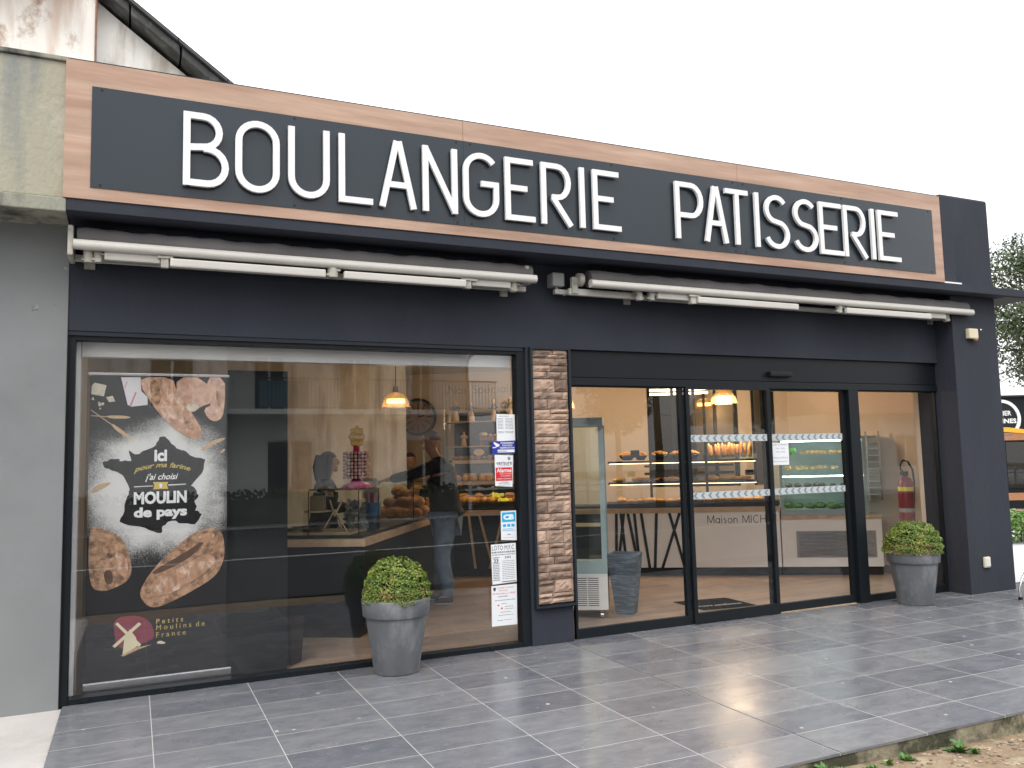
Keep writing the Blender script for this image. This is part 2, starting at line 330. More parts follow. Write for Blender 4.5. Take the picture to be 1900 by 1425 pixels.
# ------------------------------------------------------------------ builders
W = {}
def wm(o): return W.get(o, Matrix.Identity(4))
class MB:
    def __init__(s, mx=None): s.v = []; s.f = []; s.mx = mx; s.sm = []
    def add(s, vs, fs, smooth=False):
        b = len(s.v)
        s.v += [(s.mx @ Vector(p)) if s.mx else Vector(p) for p in vs]
        s.f += [tuple(b+i for i in f) for f in fs]; s.sm += [smooth]*len(fs); return s
    def box(s, x0, x1, y0, y1, z0, z1, m=None):
        vs = [Vector((x, y, z)) for z in (z0, z1) for y in (y0, y1) for x in (x0, x1)]
        if m: vs = [m @ p for p in vs]
        return s.add(vs, [(0, 2, 3, 1), (4, 5, 7, 6), (0, 1, 5, 4), (2, 6, 7, 3), (0, 4, 6, 2), (1, 3, 7, 5)])
    def cyl(s, p0, p1, r0, r1=None, n=16, caps=True, smooth=True):
        r1 = r0 if r1 is None else r1; p0 = Vector(p0); p1 = Vector(p1); d = (p1-p0).normalized()
        a = d.orthogonal().normalized(); b = d.cross(a); vs = []
        for p, r in ((p0, r0), (p1, r1)):
            vs += [p + r*(math.cos(t)*a + math.sin(t)*b) for t in [2*math.pi*i/n for i in range(n)]]
        s.add(vs, [(i, (i+1) % n, n+(i+1) % n, n+i) for i in range(n)], smooth)
        if caps: s.add(vs, [tuple(range(n-1, -1, -1)), tuple(range(n, 2*n))])
        return s
    def tube(s, pts, r, n=8):
        pts = [Vector(p) for p in pts]; vs = []; a = None
        for i, p in enumerate(pts):
            d = (pts[min(i+1, len(pts)-1)]-pts[max(i-1, 0)]).normalized()
            a = (d.orthogonal() if a is None else a - a.dot(d)*d).normalized(); b = d.cross(a)
            rr = r[i] if isinstance(r, (list, tuple)) else r
            vs += [p + rr*(math.cos(2*math.pi*k/n)*a + math.sin(2*math.pi*k/n)*b) for k in range(n)]
        fs = [(i*n+k, i*n+(k+1) % n, (i+1)*n+(k+1) % n, (i+1)*n+k) for i in range(len(pts)-1) for k in range(n)]
        s.add(vs, fs, True); s.add(vs, [tuple(range(n-1, -1, -1)), tuple(range(len(vs)-n, len(vs)))]); return s
    def lathe(s, c, prof, n=32, smooth=True):
        c = Vector(c); vs = [c+Vector((r*math.cos(2*math.pi*k/n), r*math.sin(2*math.pi*k/n), z)) for r, z in prof for k in range(n)]
        fs = [(i*n+k, i*n+(k+1) % n, (i+1)*n+(k+1) % n, (i+1)*n+k) for i in range(len(prof)-1) for k in range(n)]
        return s.add(vs, fs, smooth)
    def ball(s, c, rx, ry, rz, n=12, m=8, jit=0, rot=None, rnd=random):
        c = Vector(c); vs = []
        for i in range(m+1):
            ph = math.pi*i/m
            for k in range(n):
                t = 2*math.pi*k/n; j = 1+rnd.uniform(-jit, jit)
                p = Vector((rx*math.sin(ph)*math.cos(t)*j, ry*math.sin(ph)*math.sin(t)*j, rz*math.cos(ph)*j))
                vs.append(c + (rot @ p if rot else p))
        fs = [(i*n+k, (i+1)*n+k, (i+1)*n+(k+1) % n, i*n+(k+1) % n) for i in range(m) for k in range(n)]
        return s.add(vs, fs, True)
    def poly(s, pts, y0, y1):
        """prism of an outline given in x,z between two depths"""
        n = len(pts); a = sum(pts[i][0]*pts[(i+1) % n][1]-pts[(i+1) % n][0]*pts[i][1] for i in range(n))
        if a < 0: pts = pts[::-1]
        vs = [(x, y0, z) for x, z in pts] + [(x, y1, z) for x, z in pts]
        return s.add(vs, [tuple(range(n)), tuple(range(2*n-1, n-1, -1))] + [(i, n+i, n+(i+1) % n, (i+1) % n) for i in range(n)])
    def build(s, name, mt, parent=None, label=None, cat=None, group=None, kind=None, bevel=0, smooth=None, origin=None, tri=False):
        me = bpy.data.meshes.new(name)
        if parent is None:
            if origin is None:
                lo = [min(p[i] for p in s.v) for i in range(3)]; hi = [max(p[i] for p in s.v) for i in range(3)]
                origin = ((lo[0]+hi[0])/2, (lo[1]+hi[1])/2, lo[2])
            inv = Matrix.Translation(-Vector(origin))
        else: inv = wm(parent).inverted()
        me.from_pydata([inv @ p for p in s.v], [], s.f)
        me.polygons.foreach_set('use_smooth', s.sm if smooth is None else [smooth]*len(s.f))
        me.update(); me.materials.append(mt)
        if tri or bevel:
            bm = bmesh.new(); bm.from_mesh(me)
            if tri: bmesh.ops.triangulate(bm, faces=[f for f in bm.faces if len(f.verts) > 4])
            if bevel:
                bmesh.ops.remove_doubles(bm, verts=bm.verts, dist=1e-5)
                es = [e for e in bm.edges if len(e.link_faces) == 2 and e.calc_face_angle(0) > .6]
                bmesh.ops.bevel(bm, geom=es, offset=bevel, segments=2, profile=.6, affect='EDGES')
            bm.to_mesh(me); bm.free()
        o = bpy.data.objects.new(name, me); C.objects.link(o)
        if parent is None: o.location = origin; W[o] = Matrix.Translation(Vector(origin))
        else: o.parent = parent; W[o] = wm(parent).copy()
        return tag(o, label, cat, group, kind)
def tag(o, label=None, cat=None, group=None, kind=None):
    if label: o['label'] = label
    if cat: o['category'] = cat
    if group: o['group'] = group
    if kind: o['kind'] = kind
    return o
def thing(name, label, cat, loc=(0, 0, 0), group=None, rz=0):
    o = bpy.data.objects.new(name, None); C.objects.link(o); o.location = loc; o.rotation_euler = (0, 0, rz)
    o.empty_display_size = .1
    W[o] = Matrix.Translation(Vector(loc)) @ Matrix.Rotation(rz, 4, 'Z')
    return tag(o, label, cat, group)
def at(o, loc, rz=0, s=None):
    o.location = loc; o.rotation_euler = (0, 0, rz)
    if s: o.scale = (s, s, s)
    return o
def kids(o): return [c for c in bpy.data.objects if c.parent == o]
def dup(o, loc, rz=0, label=None, group=None, s=None, sc=None):
    r = o.copy(); C.objects.link(r); at(r, loc, rz, s)
    if sc: r.scale = sc
    if label: r['label'] = label
    if group: r['group'] = group
    for ch in kids(o):
        c = ch.copy(); C.objects.link(c); c.parent = r
        for g in kids(ch):
            d = g.copy(); C.objects.link(d); d.parent = c
    return r

# flat writing, facing -y; fitted into x0..x1, z0..z1 at depth y
def text(name, s, x0, x1, z0, z1, y, mt, parent, bold=0, shear=0, th=.001, keep=False, mx=None, arc=0):
    cu = bpy.data.curves.new('tmp', 'FONT'); cu.body = s; cu.size = 1; cu.offset = bold; cu.shear = shear; cu.resolution_u = 3; cu.space_line = 1.0
    o = bpy.data.objects.new('tmp', cu); C.objects.link(o)
    me = bpy.data.meshes.new_from_object(o.evaluated_get(bpy.context.evaluated_depsgraph_get()))
    bpy.data.objects.remove(o)
    co = [v.co.copy() for v in me.vertices]
    a0 = min(p.x for p in co); a1 = max(p.x for p in co); b0 = min(p.y for p in co); b1 = max(p.y for p in co)
    sx = (x1-x0)/(a1-a0); sz = (z1-z0)/(b1-b0)
    if keep: sx = sz = min(sx, sz)
    cx = (x0+x1)/2 if keep else None
    inv = wm(parent).inverted() if parent else Matrix.Identity(4)
    for v in me.vertices:
        X = (v.co.x-a0)*sx + (x0 if not keep else cx-(a1-a0)*sx/2)
        Z = (v.co.y-b0)*sz + z0
        if arc: t = (X-(x0+x1)/2)/((x1-x0)/2); Z += arc*(1-t*t)
        P = Vector((X, y, Z))
        if mx: P = mx @ P
        v.co = inv @ P
    me.materials.clear(); me.materials.append(mt)
    q = bpy.data.objects.new(name, me); C.objects.link(q)
    if parent: q.parent = parent; W[q] = wm(parent).copy()
    return q

# ------------------------------------------------------------------ the setting
g = MB()
xs = [-60, -20, -6, -2, 0] + [1+.5*i for i in range(24)] + [16, 30, 60, 120]
ys = [-80, -30, -15.6, -15.55, -5.2, -5.1, -3.95, -3.5, -3.2, 0, 10, 40, 120]
def gz(x, y):
    a = -.02 - .035*max(0, min(1, (x-1.5)/1.5)) - .075*max(0, min(1, (x-2.8)/2.2))
    return a
g.add([(x, y, gz(x, y)) for y in ys for x in xs], [(j*len(xs)+i, j*len(xs)+i+1, (j+1)*len(xs)+i+1, (j+1)*len(xs)+i) for j in range(len(ys)-1) for i in range(len(xs)-1)], True)
g.build('ground', M['gravel'], kind='structure', origin=(0, 0, 0))
MB().box(-60, 90, -15.5, -3.85, -.3, -.01).build('road', M['asphalt'], kind='structure')
MB().box(-60, 90, -40, -15.5, -.3, .13).build('pavement', M['concrete_pale'], kind='structure')
MB().box(-60, 90, -8.5, -8.38, -.009, -.005).build('road_marking', M['roadline'], kind='structure')
g = MB(); g.box(-.418, 12.6, -3.15, .004, -.014, 0); g.build('terrace', M['terrace'], kind='structure', origin=(0, 0, 0))
MB().box(-.41, 12.59, -3.144, -3.02, -.4, -.0145).build('terrace_edge', M['kerb_old'], kind='structure', bevel=.006)
MB().box(3.446, 3.452, -3.149, -.08, .0005, .0015).build('expansion_joint', M['plinth'], kind='structure')
MB().box(-30, -.422, -3.6, -.06, -.3, -.012).build('side_pavement', M['pavement_pale'], kind='structure')
MB().box(9.12, 40, .01, 9, -.2, .004).build('side_yard', M['concrete_pale'], kind='structure')

# ------------------------------------------------------------------ bakery shell
bk = thing('bakery_building', 'anthracite rendered bakery shopfront with stone panel between its window and sliding doors', 'shop building', (4.3, 0, 0))
g = MB()
g.box(-.44, 8.36, -.07, .22, 2.578, 3.33)                 # lintel band over window and doors
g.box(-.44, 8.296, -.43, .22, 3.42, 4.35)                   # parapet behind the sign
g.build('facade_wall', M['wall_dark'], bk)
MB().box(-.441, 9.62, -.468, .3, 3.33, 3.413).build('cornice', M['wall_dark'], bk, bevel=.004)
MB().box(9.1, 9.6, -.44, 8, 3.325, 3.33).build('soffit_board', M['frame_blue'], bk)
MB().box(8.36, 9.1, -.29, .222, 0, 3.329).build('corner_pier', M['wall_dark'], bk, bevel=.006)
MB().box(9.0985, 9.1, .223, 8.9, 0, 3.329).build('flank_wall', M['wall_dark'], bk)
MB().box(8.3, 9.11, -.29, 1.6, 3.414, 4.5).build('parapet_block', M['wall_dark'], bk, bevel=.03)
MB().box(8.06, 8.299, -.2, 1.5, 3.414, 4.49).build('parapet_block', M['wall_dark'], bk, bevel=.04)
MB().box(3.125, 3.53, -.07, .22, 0, 2.577).build('middle_pier', M['wall_dark'], bk, bevel=.004)
MB().box(-.46, 8.05, -.46, -.2, 4.376, 4.392).build('parapet_flashing', M['frame_blue'], bk)
MB().box(8.03, 8.34, -.46, -.34, 3.4135, 3.43).build('ledge_offcut', M['house_white'], bk)
# stone panel
sp = MB().box(3.16, 3.54, -.075, -.0705, .33, 2.572).build('stone_panel', M['plinth'], bk)
rnd = random.Random(5); g = MB(); z = .345
while z < 2.55:
    h = rnd.choice([.035, .055, .065, .08, .09, .105, .115]); h = min(h, 2.56-z)
    x = 3.175
    while x < 3.522:
        wd = rnd.uniform(.09, .28); wd = min(wd, 3.526-x)
        if 3.526-(x+wd) < .05: wd = 3.526-x
        subs = [(z, h)]
        if h > .065 and rnd.random() < .4: k = rnd.uniform(.35, .65); subs = [(z, h*k), (z+h*k, h*(1-k))]
        for zz, hh in subs:
            d = rnd.uniform(.018, .034); j = lambda a=.007: rnd.uniform(-a, a)
            X0, X1, Z0, Z1 = x+.0015, x+wd-.002, zz+.0015+rnd.uniform(0, .004), zz+hh-.002
            base = [(X0, -.075, Z0), (X1, -.075, Z0), (X1, -.075, Z1), (X0, -.075, Z1)]
            mid = [(X0+j(.002), -.075-d*.7, Z0+j(.002)), (X1+j(.002), -.075-d*.7, Z0+j(.002)), (X1+j(.002), -.075-d*.7, Z1+j(.002)), (X0+j(.002), -.075-d*.7, Z1+j(.002))]
            nx = max(2, int(wd/.03)); nz_ = max(2, int(hh/.02)); fr = []
            for b in range(nz_+1):
                for a in range(nx+1):
                    u = a/nx; v = b/nz_; e = min(u, 1-u, v, 1-v)
                    fr.append((X0+(X1-X0)*(.03+.94*u)+j(.001), -.075-d*(.78 if e == 0 else 1)-(rnd.uniform(0, .009) if e > 0 else 0), Z0+(Z1-Z0)*(.05+.9*v)+j(.0015)))
            n0 = 8; rw = nx+1
            fs = [(0, 1, 5, 4), (1, 2, 6, 5), (2, 3, 7, 6), (3, 0, 4, 7)]
            fs += [(n0+b*rw+a, n0+b*rw+a+1, n0+(b+1)*rw+a+1, n0+(b+1)*rw+a) for b in range(nz_) for a in range(nx)]
            bot = [n0+a for a in range(rw)]; top = [n0+nz_*rw+a for a in range(rw)]; lef = [n0+b*rw for b in range(nz_+1)]; rig = [n0+b*rw+nx for b in range(nz_+1)]
            fs += [tuple([4, 5]+bot[::-1]), tuple([5, 6]+rig[::-1]), tuple([6, 7]+top), tuple([7, 4]+lef)]
            g.add(base+mid+fr, fs)
        x += wd
    z += h
g.build('stone_courses', M['stone'], sp)
g = MB()
for a in ((3.148, 3.17, .318, 2.578), (3.53, 3.55, .318, 2.578)): g.box(a[0], a[1], -.118, -.0702, a[2], a[3])
g.box(3.17, 3.53, -.118, -.0702, .318, .337); g.box(3.17, 3.53, -.115, -.0702, 2.562, 2.5775)
g.build('panel_frame', M['frame_blue'], sp)
# shop window
sw = MB()
sw.box(-.44, -.388, -.045, .06, 0, 2.577); sw.box(3.045, 3.124, -.05, .06, 0, 2.577)
sw.box(-.388, 3.045, -.045, .06, 2.515, 2.577); sw.box(-.388, 3.045, -.045, .06, 0, .04)
swo = sw.build('shop_window', M['frame'], bk, bevel=.002)
for y in (0, .022): MB().box(-.39, 3.047, y, y+.008, .038, 2.517).build('pane', M['pane'], swo)
MB().box(-.44, 3.1, -.062, -.0452, 2.545, 2.577).build('frame_trim', M['frame_blue'], swo)
for x in (-.3, .25, .8, 1.42, 2.1, 2.74): MB().box(x, x+.04, -.056, -.0452, .008, .028).build('drain_cap', M['plastic_black'], swo)
# door front: header, fixed lights, two sliding leaves
hd = MB()
hd.box(3.582, 8.358, -.03, .1, 2.33, 2.576); hd.box(3.582, 8.358, -.045, .1, 2.255, 2.322); hd.box(3.582, 8.358, -.02, .09, 2.322, 2.33)
hdo = hd.build('door_header', M['frame'], bk, bevel=.002)
s_ = MB().box(5.88, 6.17, -.085, -.031, 2.375, 2.428).build('motion_sensor', M['plastic_black'], hdo, bevel=.012)
def leaf(name, x0, x1, yf, l, r, b, t, z0=0., z1=2.2545, extra=None):
    m = MB(); yb = yf+.045
    m.box(x0, x0+l, yf, yb, z0, z1); m.box(x1-r, x1, yf, yb, z0, z1)
    m.box(x0+l, x1-r, yf, yb, z0, z0+b); m.box(x0+l, x1-r, yf, yb, z1-t, z1)
    o = m.build(name, M['frame'], bk, bevel=.002)
    for y in (yf+.02,): MB().box(x0+l-.002, x1-r+.002, y, y+.006, z0+b-.002, z1-t+.002).build('pane', M['pane'], o)
    return o
leaf('fixed_light', 3.582, 4.83, -.02, .02, .05, .085, .012)
d1 = leaf('sliding_door', 4.84, 5.885, -.05, .04, .045, .1, .02, .006)
d2 = leaf('sliding_door', 5.83, 6.97, .0, .055, .05, .075, .02, .012)
leaf('fixed_light', 7.115, 8.352, -.02, .02, .02, .07, .012)
MB().box(6.972, 7.113, -.05, .08, 0, 2.254).build('door_post', M['frame'], bk, bevel=.003)
MB().box(5.9, 6.95, -.012, .05, .0005, .006).build('threshold', M['wood_oak'], bk)
for dd, x, y in ((d1, 5.865, -.05), (d2, 5.862, 0)):
    pass
MB().cyl((5.862, -.05, .97), (5.862, -.062, .97), .016, n=16).box(5.85, 5.874, -.056, -.0502, .9, 1.0).build('lock', M['plastic_black'], d1)
def chevrons(parent, x0, x1, z0, z1, y):
    b = MB().box(x0, x1, y-.0008, y, z0, z1).build('safety_band', M['frost'], parent)
    m = MB(); n = max(2, round((x1-x0)/.088)); p = (x1-x0)/n; h = (z1-z0)/2; zc = (z0+z1)/2
    for i in range(n):
        a = x0+p*(i+.28)
        m.poly([(a+.042, zc+h*.86), (a+.016, zc+h*.86), (a-.012, zc), (a+.016, zc-h*.86), (a+.042, zc-h*.86), (a+.018, zc)], y-.0016, y-.001)
    m.build('chevron_row', M['frost_blue'], parent)
chevrons(d1, 4.882, 5.838, 1.722, 1.79, -.031); chevrons(d1, 4.882, 5.838, 1.172, 1.236, -.031)
chevrons(d2, 5.89, 6.916, 1.722, 1.79, .019); chevrons(d2, 5.89, 6.916, 1.172, 1.236, .019)

# interior shell
MB().box(-.44, 9.1, .1, 9, -.05, .0).build('shop_floor', M['intfloor'], bk)
MB().box(-.42, 9.1, .062, 9, 3.0, 3.08).build('ceiling', M['ceil'], bk)
MB().box(-.44, 8.36, .221, .3, 2.5, 2.9995).build('inner_lintel', M['int_wall_white'], bk)
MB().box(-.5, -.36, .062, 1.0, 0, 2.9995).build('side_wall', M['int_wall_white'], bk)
MB().box(-.5, -.362, 1.0, 9, 0, 2.9995).build('side_wall', M['int_wall_dim'], bk)  # far part of the same wall, its shade put into the colour
MB().box(8.99, 9.098, .223, 8.9, .0, 2.9995).box(8.361, 8.99, .223, .28, 0, 2.9995).build('side_wall', M['int_wall'], bk)
MB().box(-.359, -.345, .07, 9, .001, .32).build('skirting', M['skirt'], bk)
MB().box(8.975, 8.989, .29, 8.9, .001, .1).build('skirting', M['skirt'], bk)
MB().box(-.355, 3.04, .07, .16, 2.41, 2.55).build('blind_box', M['fridge'], swo, bevel=.006)

U = Vector((.8415, -.5402, 0)); V = Vector((.5402, .8415, 0)); O = Vector((6.11, 2.98, 0))
MF = Matrix(((U.x, V.x, 0, O.x), (U.y, V.y, 0, O.y), (0, 0, 1, 0), (0, 0, 0, 1)))
def P(u, w_, z): return MF @ Vector((u, w_, z))
AZ = math.atan2(U.y, U.x)
# oblique back wall with a glazed opening to the kitchen
g = MB(MF)
g.box(-3.9, .3, 1.6, 1.7, 0, 2.9995); g.box(.3, 2.6, 1.6, 1.7, 0, 1.12); g.box(1.66, 1.86, 1.6, 1.7, 1.12, 2.9995); g.box(2.2, 2.9, 1.6, 1.7, 0, 2.9995)
g.build('back_wall', M['int_wall'], bk)
MB(MF).box(-8.4, -3.9005, 1.6, 1.7, 0, 2.9995).build('back_wall', M['int_wall_dim'], bk)  # left stretch in the darkened copy, shade painted in
g = MB(MF)
for u in (.3, .66, .98, 1.3, 1.6): g.box(u, u+.045, 1.59, 1.71, 1.12, 2.9995)
g.box(.345, 1.6, 1.595, 1.7, 1.12, 1.17)
for u in (1.861, 2.15): g.box(u, u+.04, 1.59, 1.71, 1.12, 2.9995)
g.build('glazed_partition', M['frame'], bk)
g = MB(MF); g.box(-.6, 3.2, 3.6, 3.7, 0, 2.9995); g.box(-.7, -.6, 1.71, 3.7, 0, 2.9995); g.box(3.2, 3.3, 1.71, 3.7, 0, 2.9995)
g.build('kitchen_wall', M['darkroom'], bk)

# ------------------------------------------------------------------ grey neighbour on the left, gable house behind
nb = thing('grey_building', 'low grey rendered building with lichen stained concrete parapet, joined to the shop on the left', 'building', (-4, 0, 0))
MB().box(-8, -.4402, -.07, 6, -.05, 3.316).build('wall', M['graywall'], nb)
MB().box(-8, -.442, -.45, 6, 3.412, 4.36).build('parapet', M['parapet_old'], nb, bevel=.01)
MB().box(-8, -.4415, -.47, 6, 3.317, 3.411).build('slab_edge', M['slab_old'], nb, bevel=.008)
MB().box(-8, -.45, -.47, -.2, 4.361, 4.392).build('coping', M['slab_old'], nb, bevel=.006)
m_ = MB()
m_.poly([(-.4395, .0), (-.4325, .3), (-.436, 1.3), (-.4325, 2.3), (-.4395, 3.3)], -.0735, -.0702)
m_.build('paint_edge', M['plastic_black'], nb)
for cx, cz, r_, sd in ((-.64, 2.72, .035, 1), (-.458, 3.02, .02, 2), (-.52, 2.76, .012, 4)):
    rq = random.Random(sd); MB().poly([(min(cx+r_*rq.uniform(.3, 1.1)*math.cos(a*.45), -.443), cz+r_*rq.uniform(.3, 1.1)*math.sin(a*.45)) for a in range(14)], -.0712, -.0702).build('paint_chip', M['chip'], nb, tri=True)

gh = thing('gable_house', 'old white house with peeling stained render behind the flat roofed shop', 'house', (-3, 5, 0))
MB().box(-9, -.53, 4.8, 5.6, -.05, 7.75).build('front_wall', M['gable_old'], gh)
g = MB(); g.poly([(-.529, 0), (3.6, 0), (3.6, 4.65), (-.3, 7.52), (-.529, 7.7)], 5, 9); g.build('gable_wall', M['gable_side'], gh)
# verge: dark half-round boards following the slope
g = MB()
sl = (6.87-7.78)/(.99+.26)
def rz_(x): return 7.70 + sl*(x+.26)
for i in range(9):
    xa = -.75+i*.62; xb = xa+.6
    g.add([(xa, 4.72, rz_(xa)), (xb, 4.72, rz_(xb)), (xb, 4.72, rz_(xb)-.14), (xa, 4.72, rz_(xa)-.14), (xa, 5.5, rz_(xa)), (xb, 5.5, rz_(xb)), (xb, 5.5, rz_(xb)-.14), (xa, 5.5, rz_(xa)-.14)],
          [(0, 3, 2, 1), (4, 5, 6, 7), (0, 1, 5, 4), (3, 7, 6, 2), (0, 4, 7, 3), (1, 2, 6, 5)])
g.build('verge_board', mat('weathered_dark_verge', (.035, .036, .036), .6, .3, 6, .5, 30, col2=(.1, .1, .095), thr=(.5, .65)), gh, bevel=.02)
g = MB()
for i in range(9):
    xa = -.8+i*.62; xb = xa+.63
    g.add([(xa, 4.66, rz_(xa)+.055), (xb, 4.66, rz_(xb)+.055), (xb, 4.66, rz_(xb)+.003), (xa, 4.66, rz_(xa)+.003), (xa, 9.2, rz_(xa)+.055), (xb, 9.2, rz_(xb)+.055), (xb, 9.2, rz_(xb)+.003), (xa, 9.2, rz_(xa)+.003)],
          [(0, 3, 2, 1), (4, 5, 6, 7), (0, 1, 5, 4), (3, 7, 6, 2), (0, 4, 7, 3), (1, 2, 6, 5)])
g.box(-9.2, -.82, 4.3, 9.2, 7.76, 7.86)
g.build('roof', mat('dark_roof_slate', (.04, .042, .045), .6, .3, 6), gh)
g = MB()
for i in range(14): g.cyl((-.9-.22*i, 4.25, 7.8), (-.9-.22*i, 4.9, 7.85), .08, n=10)
g.build('tile_row', M['rooftile'], gh)
g = MB(); g.cyl((-.533, 4.79, 4.3), (-.533, 4.79, 7.7), .012, n=8); g.build('corner_bead', mat('rusty_bead', (.25, .13, .09), .8, .4, 9), gh)

# ------------------------------------------------------------------ shop sign
sg = thing('shop_sign', 'long wood framed grey fascia sign reading boulangerie patisserie in raised white letters', 'sign', (3.8, -.44, 3.413))
MB().box(-.46, 8.045, -.478, -.4301, 3.4135, 4.376).build('wood_surround', M['sign_wood'], sg)
pn = [(-.3, 2.409), (2.411, 5.234), (5.236, 7.905)]
for a, b in pn: MB().box(a, b, -.484, -.4785, 3.496, 4.204).build('panel', M['sign_panel'], sg)
for a, b in pn:
    for i in range(3):
        for zz in (3.515, 4.185): MB().cyl((a+.06+(b-a-.12)*i/2, -.484, zz), (a+.06+(b-a-.12)*i/2, -.487, zz), .008, n=10).build('screw', M['plastic_black'], sg)
g = MB()
for x in (2.41, 5.235): g.box(x-.001, x+.001, -.4795, -.4781, 4.206, 4.3755)
g.build('surround_joint', M['crust_dark'], sg)

def arcpts(cx, cz, rx, rz, a0, a1, n=10):
    return [(cx+rx*math.cos(R(a0+(a1-a0)*i/n)), cz+rz*math.sin(R(a0+(a1-a0)*i/n))) for i in range(n+1)]
# monoline capitals: centre lines in a unit-height box of width w; h is half the stroke
def glyph(ch, w, h):
    l, r, b, t = h, w-h, h, 1-h; m = .5
    if ch == 'B':
        q = .52; k = w*.86-h
        return [[(l, 0), (l, 1)][::1], [(l, t)] + [(k-(t-q)/2*.9, t)] + arcpts(k-(t-q)/2*.9, (t+q)/2+.01, (t-q)/2*.9, (t-q)/2-.01, 90, -90) + [(l+h*.8, q)],
                [(k-(t-q)/2*.9, q)] + arcpts(r-(q-b)/2*.95, (q+b)/2, (q-b)/2*.95, (q-b)/2, 90, -90) + [(l, b)]]
    if ch == 'O': R_ = (r-l)/2; return [arcpts(w/2, t-R_, R_, R_, 0, 180, 14)+arcpts(w/2, b+R_, R_, R_, 180, 360, 14)+[(r, t-R_)]]
    if ch == 'U': R_ = (r-l)/2; return [[(l, 1)]+arcpts(w/2, b+R_, R_, R_, 180, 360, 14)+[(r, 1)]]
    if ch == 'L': return [[(l, 1), (l, b), (w, b)]]
    if ch == 'A': return [[(l*1.0, 0), (w/2-h*.35, 1)], [(w/2+h*.35, 1), (w-l, 0)], [(w*.24, .34), (w*.76, .34)]]
    if ch == 'N': return [[(l, 0), (l, 1)], [(l*1.1, .96), (w-l*1.1, .04)], [(r, 0), (r, 1)]]
    if ch == 'G': R_ = (r-l)/2; return [arcpts(w/2, t-R_, R_, R_, 35, 180, 12)+arcpts(w/2, b+R_, R_, R_, 180, 360, 14)+[(r, .52), (w/2, .52)]]
    if ch == 'E': return [[(w*.95, t), (l, t), (l, b), (w, b)], [(l, .52), (w*.74, .52)]]
    if ch == 'I': return [[(w/2, 0), (w/2, 1)]]
    if ch == 'P': R_ = (t-.42)/2; return [[(l, 0), (l, 1)], [(l, t), (r-R_*.8, t)]+arcpts(r-R_*.8, .42+R_, R_*.8, R_, 90, -90)+[(l, .42)]]
    if ch == 'R': R_ = (t-.45)/2; k = r-.03; return [[(l, 0), (l, 1)], [(l, t), (k-R_*.8, t)]+arcpts(k-R_*.8, .45+R_, R_*.8, R_, 90, -90)+[(w*.34, .45)], [(w*.36, .45), (w-l*.9, 0)]]
    if ch == 'T': return [[(0, t), (w, t)], [(w/2, 1-h), (w/2, 0)]]
    if ch == 'S':
        rx = (r-l)/2; rz = (t-b)/4
        return [arcpts(w/2, t-rz, rx*.92, rz, 35, 180, 10)+arcpts(w/2, t-rz, rx*.92, rz, 190, 245, 5)+arcpts(w/2, b+rz, rx, rz, 65, 0, 5)+arcpts(w/2, b+rz, rx, rz, -10, -160, 10)]
    if ch == 'M': return [[(l, 0), (l*1.3, 1)], [(l*1.3, 1), (w/2, .05)], [(w/2, .05), (w-l*1.3, 1)], [(w-l*1.3, 1), (r, 0)]]
    if ch == 'C': R_ = min((r-l)/2, .5-h); return [arcpts(w/2+.02, .5, R_, .5-h, 45, 315, 20)]
    if ch == 'H': return [[(l, 0), (l, 1)], [(r, 0), (r, 1)], [(l, .5), (r, .5)]]
    if ch == 'a': R_ = w/2-h; return [arcpts(w/2, .33, R_, .33-h, 0, 360, 20), [(r, 0), (r, .66)]]
    if ch == 'i': return [[(w/2, 0), (w/2, .66)], [(w/2, .84), (w/2, .94)]]
    if ch == 's': return [arcpts(w/2, .5, w*.3, .12, 50, 190, 8)+arcpts(w/2, .18, w*.36, .14, 60, -150, 10)]
    if ch == 'o': R_ = w/2-h; return [arcpts(w/2, .33, R_, .33-h, 0, 360, 20)]
    if ch == 'n': R_ = (r-l)/2; return [[(l, 0), (l, .66)], [(l, .3)]+arcpts(w/2, .66-h-R_*.9, R_, R_*.9, 180, 0, 10)+[(r, 0)]]
    if ch == 'p': R_ = w/2-h; return [arcpts(w/2, .33, R_, .33-h, 0, 360, 20), [(l, -.28), (l, .66)]]
    if ch == 'e': R_ = w/2-h; return [[(l, .33), (r, .33)]+arcpts(w/2, .33, R_, .33-h, 0, 310, 18)]
    if ch == 'c': R_ = w/2-h; return [arcpts(w/2, .33, R_, .33-h, 50, 310, 18)]
    if ch == 'l': return [[(w/2, 0), (w/2, 1)]]
    if ch == 't': return [[(w/2, 0), (w/2, .95)], [(0, .62), (w, .62)]]
    if ch == 'é': return glyph('e', w, h)+[[(w*.4, .8), (w*.7, .98)]]
    return []
